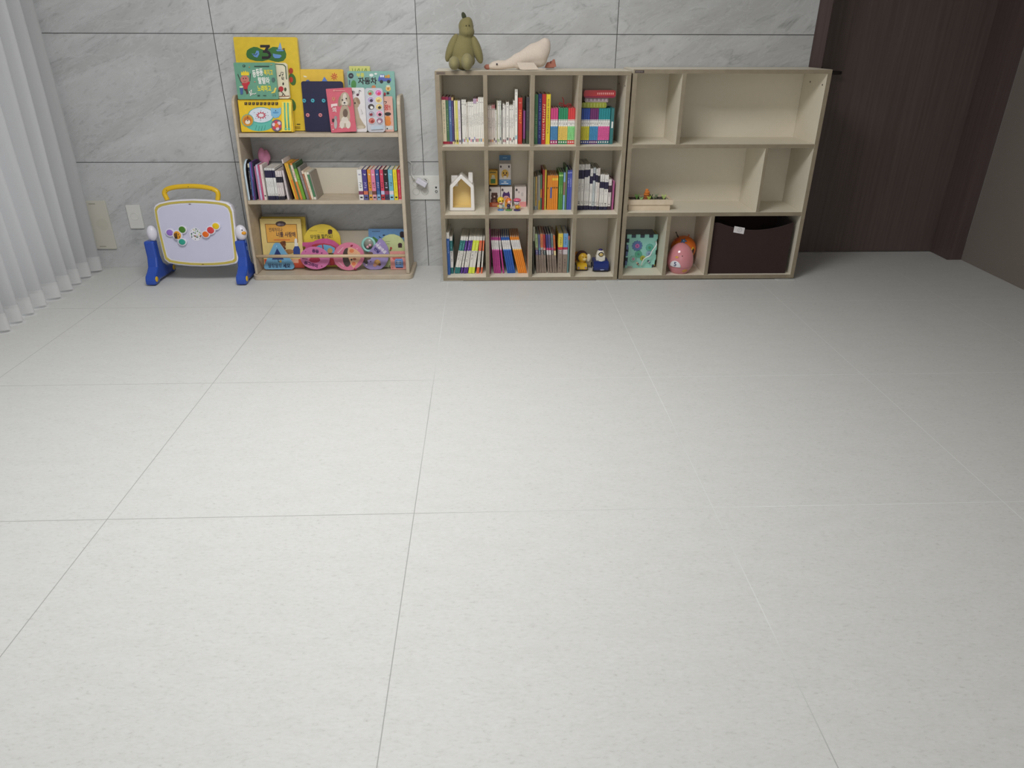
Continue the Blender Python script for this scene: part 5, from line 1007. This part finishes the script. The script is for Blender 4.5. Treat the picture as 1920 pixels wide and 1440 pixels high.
# gable top
g = at(*h3(1334, 312), Yc+.03).z-zlow-hh; gc = at(*h3(1334, 215), Yc+.03).z-zlow-hh-g
MB().add([(0, 0, hh), (w_, 0, hh), (w_, .066, hh), (0, .066, hh), (.002, .033, hh+g), (w_-.002, .033, hh+g), (w_-.002, .037, hh+g), (.002, .037, hh+g)], [(0, 1, 5, 4), (2, 3, 7, 6), (0, 4, 7, 3), (1, 2, 6, 5), (4, 5, 6, 7)], M((210, 206, 204))).build('gable', r)
MB().box(.001, w_-.001, .0335, .0365, hh+g, hh+g+gc, M((66, 116, 160))).box(.02, w_-.02, .0331, .0336, hh+g+gc*.42, hh+g+gc*.56, M((150, 190, 216))).build('carton_crest', r)
def fig(label, x, y0, y1, Yf, parts, basec, bw):
    p = at(*h3(x, y1), Yf); s_ = .00262/10.105
    r = thing('figurine', label, 'figurine', (p.x, Yf, ZC+.0003), 'small figurines in front of the cartons')
    MB().lathe((0, 0, 0), [(0, 0), (bw, 0), (bw, .004), (bw*.92, .0055), (0, .0055)], M(basec, 'plastic'), 20).build('base', r)
    for nm, es in parts:
        m_ = MB()
        for dx, zy, rx, rz, d, dy, c in es: m_.ell((dx*s_, dy, (y1-zy)*s_*.98), (rx*s_, d, rz*s_), M(c, 'plastic'), 16, 10)
        m_.build(nm, r)
Yf = max(-.262, atz(*h3(1300, 1255), ZC).y)
fig('yellow round-headed figurine on a blue base, leftmost of three', 1252, 980, 1250, Yf, [('head', [(0, 1050, 70, 68, .018, 0, (232, 196, 60)), (0, 1090, 40, 22, .017, -.003, (232, 210, 190))]), ('eye', [(-14, 1055, 12, 13, .003, -.0175, BK)]), ('eye', [(40, 1048, 12, 13, .003, -.0165, BK)]), ('mouth', [(12, 1100, 30, 9, .003, -.018, (150, 50, 50))]), ('body', [(0, 1170, 46, 60, .013, 0, (214, 206, 190)), (-46, 1170, 28, 24, .008, 0, (226, 190, 60)), (40, 1165, 30, 20, .008, 0, (130, 190, 180))])], (90, 140, 200), .0165)
fig('orange-hooded figurine with dark trousers on a green base, middle of three', 1402, 1000, 1264, Yf-.002, [('head', [(0, 1075, 60, 58, .016, 0, (222, 120, 50)), (8, 1090, 44, 42, .014, -.005, (236, 190, 170))]), ('cheek', [(38, 1080, 16, 22, .004, -.014, (150, 120, 150))]), ('body', [(0, 1170, 40, 36, .011, 0, (54, 46, 90))]), ('leg', [(-16, 1215, 12, 34, .005, 0, (54, 46, 90))]), ('leg', [(18, 1215, 12, 34, .005, 0, (54, 46, 90))])], (90, 150, 80), .0175)
fig('pink-hatted figurine with a white face on a violet base, rightmost of three', 1562, 1040, 1276, Yf-.006, [('hat', [(0, 1070, 78, 40, .018, 0, (214, 100, 130))]), ('head', [(-6, 1115, 58, 46, .016, -.004, (232, 226, 226))]), ('hair', [(-6, 1088, 54, 16, .015, -.006, (70, 50, 100))]), ('eye', [(-22, 1122, 7, 9, .003, -.0185, BK)]), ('eye', [(14, 1122, 7, 9, .003, -.0185, BK)]), ('body', [(4, 1200, 44, 52, .012, 0, (222, 170, 60)), (52, 1205, 22, 22, .008, 0, (226, 190, 90))])], (66, 56, 110), .018)
# ------------------------------------------------------------------ two toy cars
c6 = crop(990, 395, 9.93); ZD = Z1[0][1]
ya = max(YF+.03, atz(*c6(1000, 1130), ZD).y)
def car(label, name, x, y1, w, hh, ln_, c, c2, yy):
    p = at(*c6(x, y1), yy)
    r = thing(name, label, 'toy car', (p.x, yy, ZD+.0004))
    b_ = MB(); s = w/2
    # side profile along y, rounded bonnet, tapered toward the nose
    pr_ = [(0, .008), (-.002, hh*.45), (.006, hh*.8), (.02, hh*.98), (.05, hh), (ln_-.01, hh), (ln_, hh*.8), (ln_, .008)]
    b_.prism(pr_, -s, s, M(c, 'gloss'), axis='x'); b_.build('car_body', r, bevel=.008)
    MB().box(-s*.9, s*.9, .004, ln_-.006, .004, .012, M(c2, 'plastic')).build('chassis', r)
    for sx in (-1, 1):
        for yq in (.022, ln_-.02):
            MB().lathe((0, 0, 0), [(0, .004), (.006, .005), (.013, .004), (.0145, 0), (.0145, -.006), (0, -.006)], [M((206, 204, 200), 'plastic')]*2+[M((38, 36, 42), 'plastic')]*3, 18, tf=Matrix.Translation((sx*s*1.0, yq, .0148)) @ Matrix.Rotation(sx*PI/2, 4, 'Y')).build('wheel', r)
    return r
S9 = .00262/9.93
r = car('yellow toy car with a smiling maned driver in the bottom right cubby', 'toy_car', 1005, 1130, .056, .039, .085, (226, 184, 50), (50, 30, 30), ya)
for x in (-.019, .019): MB().prism(circ(x, .02, .0058, .0058, 16), -.0042, -.0012, M((160, 140, 150), 'plastic')).build('headlight', r)
hz_ = (1130-875)*S9
MB().ell((.0005, .045, hz_+.002), (.033, .022, .033), M((70, 44, 34), 'fabric')).build('mane', r)
MB().ell((.004, .036, hz_), (.026, .022, .026), M((232, 186, 60), 'plastic')).ell((.012, .022, hz_-.007), (.012, .011, .010), M((236, 216, 150), 'plastic')).build('driver_head', r)
for x, z in ((.004, .006), (.019, .006)): MB().ell((x, .0155, hz_+z), (.0025, .002, .003), M(BK)).build('eye', r)
MB().ell((.036, .035, hz_-.003), (.013, .006, .022), M((226, 218, 196), 'plastic')).build('ear', r)
MB().lathe((.004, .045, .036), [(.02, 0), (.021, .006), (.018, .012)], M((206, 160, 40), 'plastic'), 20).build('collar', r)
p = at(*c6(905, 960), -.06)
r = thing('toy_block', 'orange rounded toy half hidden behind the divider and the yellow car', 'toy', (max(p.x, .7885+.021), -.06, ZD+.0004))
MB().lathe((0, 0, 0), [(0, 0), (.017, 0), (.019, .02), (.017, .05), (.012, .068), (0, .074)], M((222, 140, 44), 'plastic'), 20).build('toy_body', r)
MB().lathe((0, 0, .026), [(.0188, 0), (.0196, .003), (.0188, .006)], M((206, 90, 40), 'plastic'), 20).build('orange_ring', r)
r = car('dark blue toy car with a white hooded driver in the bottom right cubby', 'toy_car', 1362, 1165, .084, .056, .11, (32, 48, 112), (24, 24, 44), max(YF+.008, ya-.02))
hz_ = (1165-850)*S9
MB().ell((-.002, .055, hz_), (.0225, .022, .028), M((226, 222, 210), 'plastic')).box(-.026, .022, .035, .07, .04, hz_-.004, M((226, 222, 210), 'plastic')).build('driver_hood', r, remesh=.002)
MB().ell((-.001, .036, hz_+.005), (.0145, .008, .0125), M((50, 46, 54), 'gloss')).build('visor', r)
MB().ell((-.001, .0305, hz_+.005), (.0105, .004, .0085), M((206, 180, 110), 'plastic')).build('face', r)
MB().ell((-.002, .055, hz_+.022), (.0125, .012, .009), M((54, 44, 110), 'plastic')).build('cap', r)
MB().ell((.0, .028, .05), (.017, .010, .010), M((206, 204, 190), 'plastic')).build('scarf', r)
MB().prism(circ(.004, .014, .012, .0028, 16), -.0022, .0, M((150, 160, 200), 'gloss')).build('grille_badge', r)
# ------------------------------------------------------------------ things in the right bookcase
p8 = crop(1150, 330, 12.8); ZP = Z2[1][1]
yp_ = max(YF+.004, atz(*p8(900, 822), ZP).y)
a = at(*p8(400, 822), yp_); b_ = at(*p8(1365, 690), yp_); rt = at(*p8(1440, 578), yp_-.004)
wL = max(a.x-.01, B2X0+.0205+.007); wR = b_.x; hB = b_.z-ZP; hR = rt.z-ZP; ov = rt.x-wR
r = thing('toy_planter', 'pale wooden toy planter box with green sprouts on the middle compartment floor', 'toy planter', (wL, yp_, ZP+.0004))
w_ = wR-wL; D_ = .115; M_PW = wood_mat('pale_planter_wood', (214, 196, 170), (226, 210, 186), .6, 20, 20); 
MB().box(0, w_, 0, .008, 0, hB, M_PW).box(0, w_, D_-.008, D_, 0, hB, M_PW).box(0, .008, .008, D_-.008, 0, hB, M_PW).box(w_-.008, w_, .008, D_-.008, 0, hB, M_PW).box(.008, w_-.008, .008, D_-.008, 0, .006, M_PW).build('box_sides', r)
o1, t1 = min(ov, .016), .012
MB().box(-.005, w_+o1, -o1*.5, t1, hB+.0003, hR, M_PW).box(-.005, w_+o1, D_-t1, D_+.006, hB+.0003, hR, M_PW).box(-.005, t1-.004, t1, D_-t1, hB+.0003, hR, M_PW).box(w_+o1-t1-.006, w_+o1, t1, D_-t1, hB+.0003, hR, M_PW).build('rim', r, bevel=.001)
nz = MB(); nx_, ny_ = 26, 14; rn = random.Random(4); vs = []
for j in range(ny_+1):
    for i in range(nx_+1): vs.append((.0085+(w_-.017)*i/nx_, .0085+(D_-.017)*j/ny_, hR-.007+rn.uniform(-.002, .003)))
nz.add(vs, [(j*(nx_+1)+i, j*(nx_+1)+i+1, (j+1)*(nx_+1)+i+1, (j+1)*(nx_+1)+i) for j in range(ny_) for i in range(nx_)], M((56, 46, 36), 'fabric')); nz.build('soil', r)
def sprout(x, y, n, h, c):
    m_ = MB(); rn = random.Random(int(x*1e4))
    for i in range(n):
        a_ = i*2*PI/n+rn.uniform(0, 1); t_ = rn.uniform(.3, .6)
        pts = [(x+math.cos(a_)*h*t_*q*q, y+math.sin(a_)*h*t_*q*q, hR-.012+h*q) for q in (0, .35, .7, 1)]
        m_.tube(pts, [.0012, .003, .0034, .0008], M(c, 'plastic'), 6)
    m_.build('sprout', r)
def pw(x, y): p = at(*p8(x, y), yp_+.05); return p.x-wL
for x, y, n, h, c in ((550, .04, 4, .034, (120, 170, 90)), (625, .016, 4, .024, (150, 190, 120)), (820, .012, 3, .03, (170, 190, 80)), (1180, .025, 4, .036, (190, 210, 130)), (1195, .04, 3, .022, (130, 160, 90)), (1250, .014, 3, .014, (210, 214, 180)), (960, .03, 3, .026, (130, 140, 110)), (1050, .07, 3, .03, (150, 160, 130)), (1030, .014, 2, .012, (206, 210, 196)), (450, .018, 2, .012, (190, 190, 190)), (910, .055, 4, .03, (70, 96, 56))): sprout(pw(x, 560), y, n, h, c)
x_ = pw(800, 480); m_ = MB()
for i, (dz, rr_, c) in enumerate(((.003, .0175, (150, 90, 60)), (.014, .0165, (176, 96, 50)), (.026, .0165, (206, 120, 46)), (.037, .0145, (212, 124, 50)), (.047, .009, (216, 130, 60)))): m_.ell((x_+.002*(i % 2), .055, hR-.01+dz), (rr_, rr_*.8, .0085), M(c, 'fabric'))
m_.build('carrot_plush', r)
# activity cube
a9 = crop(1150, 390, 9.6); ZQ = Z2[0][1]
yq_ = -.150
cw0, cw1 = max(1.0432, at(*a9(228, 800), yq_).x), at(*a9(775, 800), yq_).x
hc = at(*a9(540, 478), yq_).z-ZQ
r = thing('activity_cube', 'mint activity cube with gears and a bead wire in the bottom left compartment', 'toy cube', (cw0, yq_, ZQ+.0004))
w_ = cw1-cw0; MINT = M((150, 210, 198), 'plastic')
MB().box(.004, w_-.004, .006, .128, .004, hc-.004, M((60, 72, 92), 'plastic')).build('cube_body', r, bevel=.002)
# front panel with jigsaw teeth
def teeth(w, h_, n, d):
    P_ = []; st_ = w/(2*n+1)
    for i in range(2*n+1):
        zt_ = h_ if i % 2 == 0 else h_-d
        P_ += [(i*st_, zt_), ((i+1)*st_, zt_)]
    return [(0, 0), ]+[(0, h_*.18), (d*.7, h_*.18), (d*.7, h_*.32), (0, h_*.32), (0, h_*.48), (d*.7, h_*.48), (d*.7, h_*.62), (0, h_*.62), (0, h_*.76), (d*.7, h_*.76), (d*.7, h_*.88), (0, h_*.88)]+P_[0:]+[(w, h_*.88), (w, h_*.1), (w-d, h_*.1), (w-d, 0)]
MB().prism(teeth(w_, hc, 3, .018), 0, .006, MINT).build('front_panel', r)
m_ = MB()
for f0, f1 in ((.1, .24), (.4, .54), (.72, .86)): m_.box(w_-.004, w_+.0, .0, .03, hc*f0, hc*f1, M((226, 206, 90), 'plastic'))
m_.box(w_-.005, w_, .006, .126, .01, hc-.004, M((214, 196, 84), 'plastic')); m_.build('yellow_panel', r)
m_ = MB()
for f0, f1 in ((.3, .44), (.5, .64), (.78, .92)): m_.box(-.0005, .010, -.0006, .004, hc*(1-f1), hc*(1-f0), M((84, 106, 150), 'plastic'))
m_.build('blue_tooth', r)
def gear(x, y, r_, c, c2, nt=12):
    q = at(*a9(x, y), yq_); u, w = q.x-cw0, q.z-ZQ; P_ = []
    for i in range(nt*2):
        a_ = i*PI/nt; rr_ = r_ if i % 2 == 0 else r_*.86; P_ += [(u+rr_*math.cos(a_-.08), w+rr_*math.sin(a_-.08)), (u+rr_*math.cos(a_+.16), w+rr_*math.sin(a_+.16))]
    o = MB().prism(P_, -.004, -.0002, M(c, 'plastic')).build('gear', r)
    MB().prism(circ(u, w, r_*.42, None, 18), -.0055, -.0038, M(c2, 'plastic')).prism(circ(u, w, r_*.12, None, 10), -.0065, -.005, M((120, 60, 110), 'plastic')).build('gear_hub', o)
gear(428, 680, .0285, (92, 120, 170), (190, 110, 170)); gear(650, 710, .0205, (100, 176, 160), (80, 160, 120)); gear(450, 830, .0195, (90, 170, 140), (80, 156, 130)); gear(525, 900, .0145, (176, 184, 80), (150, 150, 60)); gear(640, 820, .0165, (150, 176, 196), (130, 160, 190)); gear(358, 915, .0185, (130, 186, 170), (190, 150, 170))
wp = []
for x, y, yo in ((755, 600, 0), (772, 620, -.012), (778, 660, -.02), (745, 715, -.024), (700, 770, -.024), (675, 830, -.024), (650, 865, -.024), (600, 885, -.024), (550, 920, -.024), (520, 980, -.02), (500, 1030, -.01), (496, 1035, 0)):
    q = at(*a9(x, y), yq_+yo); wp.append((q.x-cw0, yo, q.z-ZQ))
MB().tube(wp, .0031, M((226, 232, 228), 'gloss'), 10).build('bead_wire', r)
for x, y, cs in ((440, 1005, ((220, 190, 170), (70, 50, 60), (190, 160, 140))), (640, 970, ((60, 70, 90), (200, 200, 200), (90, 110, 150)))):
    q = at(*a9(x, y), yq_-.012); m_ = MB()
    for i, c in enumerate(cs): m_.ell((q.x-cw0+(i-1)*.0042, -.010, q.z-ZQ-(i-1)*.004), (.0052, .0052, .0052), M(c, 'plastic'), 14, 8)
    m_.build('bead_toy', r)
m_ = MB(); m_.box(w_*.08, w_*.25, -.0008, .003, .0005, .010, M((170, 170, 166), 'plastic')); m_.build('grey_tab', r)
# egg and ball
ye = -.217
q0 = at(*a9(1192, 1190), ye-.03); ez0 = ZQ
x0_ = at(*a9(1205, 900), ye).x
r = thing('toy_egg', 'glossy pink toy egg with a number 5 badge in the bottom compartment', 'toy egg', (x0_, ye, ez0+.0004))
R0, Hh = .069, at(*a9(1205, 628), ye).z-ZQ
def er(z):
    t_ = z/Hh
    if t_ < .36: return R0*(.66+.34*math.sin(t_/.36*PI/2))
    return R0*math.sqrt(max(0, 1-((t_-.36)/.64)**2.05))
PK = M((212, 140, 146), 'gloss')
prf = [(0, 0)]+[(er(Hh*i/28), Hh*i/28) for i in range(0, 6)]
MB().lathe((0, 0, 0), prf+[(er(.037), .037)], PK, 36).build('egg_base', r)
MB().lathe((0, 0, 0), [(er(.0382), .0382)]+[(er(Hh*i/36), Hh*i/36) for i in range(11, 36)]+[(er(Hh*.99), Hh*.99), (0, Hh)], PK, 36).build('egg_cap', r)
MB().lathe((0, 0, 0), [(er(.037)-.001, .0368), (er(.037)-.001, .0384)], M((150, 90, 100)), 36).build('egg_seam', r)
def decal(az, z, rx, rz, c, nm, half=False, par=None):
    V = []; F = []; nr = 5
    for k_ in range(nr+1):
        for i in range(21):
            a_ = i*(PI if half else 2*PI)/20; u, v = rx*k_/nr*math.cos(a_), rz*k_/nr*math.sin(a_)
            rr_ = er(z+v)+.0007; an = az+u/er(z); V.append((rr_*math.sin(an), -rr_*math.cos(an), z+v))
    for k_ in range(nr):
        for i in range(20): F.append((k_*21+i, k_*21+i+1, k_*21+22+i, k_*21+21+i))
    o = MB().add(V, F, M(c, 'gloss'), True).build(nm, r); q = o.modifiers.new('thick', 'SOLIDIFY'); q.thickness = .0005; return o
bd = decal(-.62, .041, .031, .034, (230, 228, 232), 'number_badge', True)
vs_, fs_ = text_mesh('5', .030, .03); m_ = MB(); V = []
for v in vs_:
    a_ = -.60+v.x/er(.055); rr_ = er(.057+v.y)+.0016; V.append((rr_*math.sin(a_), -rr_*math.cos(a_), .057+v.y))
m_.add(V, fs_, M((60, 70, 110))); m_.build('number', bd)
for az, z, rx, rz in ((-.55, .094, .009, .006), (.28, .020, .016, .009)): decal(az, z, rx, rz, (214, 160, 80), 'yellow_spot')
decal(-.12, .102, .0026, .003, (90, 50, 50), 'egg_eye')
yb2 = -.085; pb = at(*a9(1290, 745), yb2); br_ = .069; bx_ = 1.4735-br_-.003; by_ = -.084; bz_ = ez0+.09
r = thing('toy_ball', 'orange patterned toy ball with blue flower behind the pink egg', 'toy ball', (bx_, by_, bz_))
MB().ell((0, 0, 0), (br_, br_*.98, br_), M((226, 116, 40), 'gloss'), 32, 20).build('ball_body', r)
MB().lathe((0, 0, 0), [(0, -.0896), (.038, -.0896), (.04, -.084), (.03, -.055), (0, -.05)], M((200, 84, 40), 'plastic'), 24).build('ball_foot', r)
def bdec(px_, py_, pts, c, nm, lift=.0006):
    d = ray(*a9(px_, py_)); o_ = CAM-Vector((bx_, by_, bz_)); b0 = d.dot(o_); a0 = d.dot(d); c0 = o_.dot(o_)-br_*br_; ds = b0*b0-a0*c0
    hit = o_+d*((-b0-math.sqrt(max(ds, 0)))/a0); n_ = hit.normalized(); u_ = Vector((0, 0, 1)).cross(n_).normalized(); v_ = n_.cross(u_)
    V = [n_*(br_+lift)]+[((n_*br_+u_*x+v_*y).normalized())*(br_+lift) for x, y in pts]; k_ = len(pts)
    o = MB().add(V, [(0, i, i % k_+1) for i in range(1, k_+1)], M(c, 'gloss'), True).build(nm, r); q = o.modifiers.new('thick', 'SOLIDIFY'); q.thickness = .0005
fl = [((.013+.005*math.cos(5*a_))*math.cos(a_), (.013+.005*math.cos(5*a_))*math.sin(a_)) for a_ in [i*2*PI/40 for i in range(40)]]
bdec(1265, 590, fl, (70, 130, 186), 'blue_flower'); bdec(1265, 590, circ(0, 0, .004, None, 10), (170, 206, 230), 'flower_centre', .0012)
bdec(1150, 560, circ(0, 0, .017, .013, 16), (214, 84, 40), 'red_patch'); bdec(1430, 790, [(x*1.3, y*1.3) for x, y in ((0, .024), (.011, .012), (.008, -.012), (0, -.022), (-.008, -.012), (-.011, .012))], (236, 190, 70), 'yellow_outline'); bdec(1430, 790, ((0, .020), (.009, .009), (.006, -.012), (0, -.018), (-.006, -.012), (-.009, .009)), (60, 30, 30), 'dark_heart', .0012)
for x, y in ((1130, 440), (1360, 490)):
    q = at(*a9(x, y), by_); v_ = Vector((q.x-bx_, 0, q.z-bz_)); ca_ = M((60, 60, 56) if x < 1200 else (200, 90, 50), 'plastic'); MB().tube([v_.normalized()*(br_-.003), v_], [.0035, .0022], ca_, 8).ell(tuple(v_), (.004, .004, .004), ca_, 12, 8).build('antenna', r)
# basket
b8 = crop(1300, 380, 8)
yk = YF+.022
X0, X1 = 1.4925+.004, min(at(*b8(1400, 900), yk).x, 1.935-.014)
hF = at(*b8(900, 300), yk).z-ZQ
r = thing('storage_basket', 'dark brown storage basket with scooped front and a white tag', 'basket', (X0, yk, ZQ+.0004))
w_ = X1-X0; BR = M((52, 34, 31), 'fabric'); hmid = at(*b8(1000, 412), yk).z-ZQ; hl = at(*b8(420, 292), yk).z-ZQ
top = [(w_*i/20, hF+(hmid-hF)*math.sin(PI*min(1, max(0, (i/20-.08)/.9)))**.8) for i in range(21)]
MB().prism([(0, 0), (w_, 0)]+top[::-1], 0, .004, BR).build('front_panel', r)
MB().prism([(0, 0), (w_, 0), (w_, hF+.012), (0, hF+.012)], .212, .216, BR).build('back_panel', r)
for x in (0, w_-.004): MB().prism([(.004, 0), (.212, 0), (.212, hF+.012), (.004, hF)], x, x+.004, BR, axis='x').build('side_panel', r)
MB().box(.004, w_-.004, .004, .212, 0, .003, BR).build('bottom_panel', r)
q0, q1, q2 = at(*b8(598, 445), yk), at(*b8(752, 472), yk), at(*b8(618, 352), yk)
tg_ = MB(); u_ = (q1-q0); v_ = (q2-q0); o_ = q0-Vector((X0, yk, ZQ))
V = [o_, o_+u_, o_+u_+v_, o_+v_]; tg_.prism([(p.x, p.z) for p in V], -.0016, -.0002, M((226, 222, 222))); to = tg_.build('white_tag', r)
cc = o_+u_*.55+v_*.55; MB().tube([(cc.x+.0105*math.cos(a_*PI/12), -.0019, cc.z+.0105*math.sin(a_*PI/12)) for a_ in range(24)], .0006, M((110, 110, 116)), 6, closed=True).tube([(cc.x-.004, -.0019, cc.z-.002), (cc.x, -.0019, cc.z+.003), (cc.x+.003, -.0019, cc.z-.001)], .0007, M((110, 110, 116)), 6).build('tag_emblem', to)
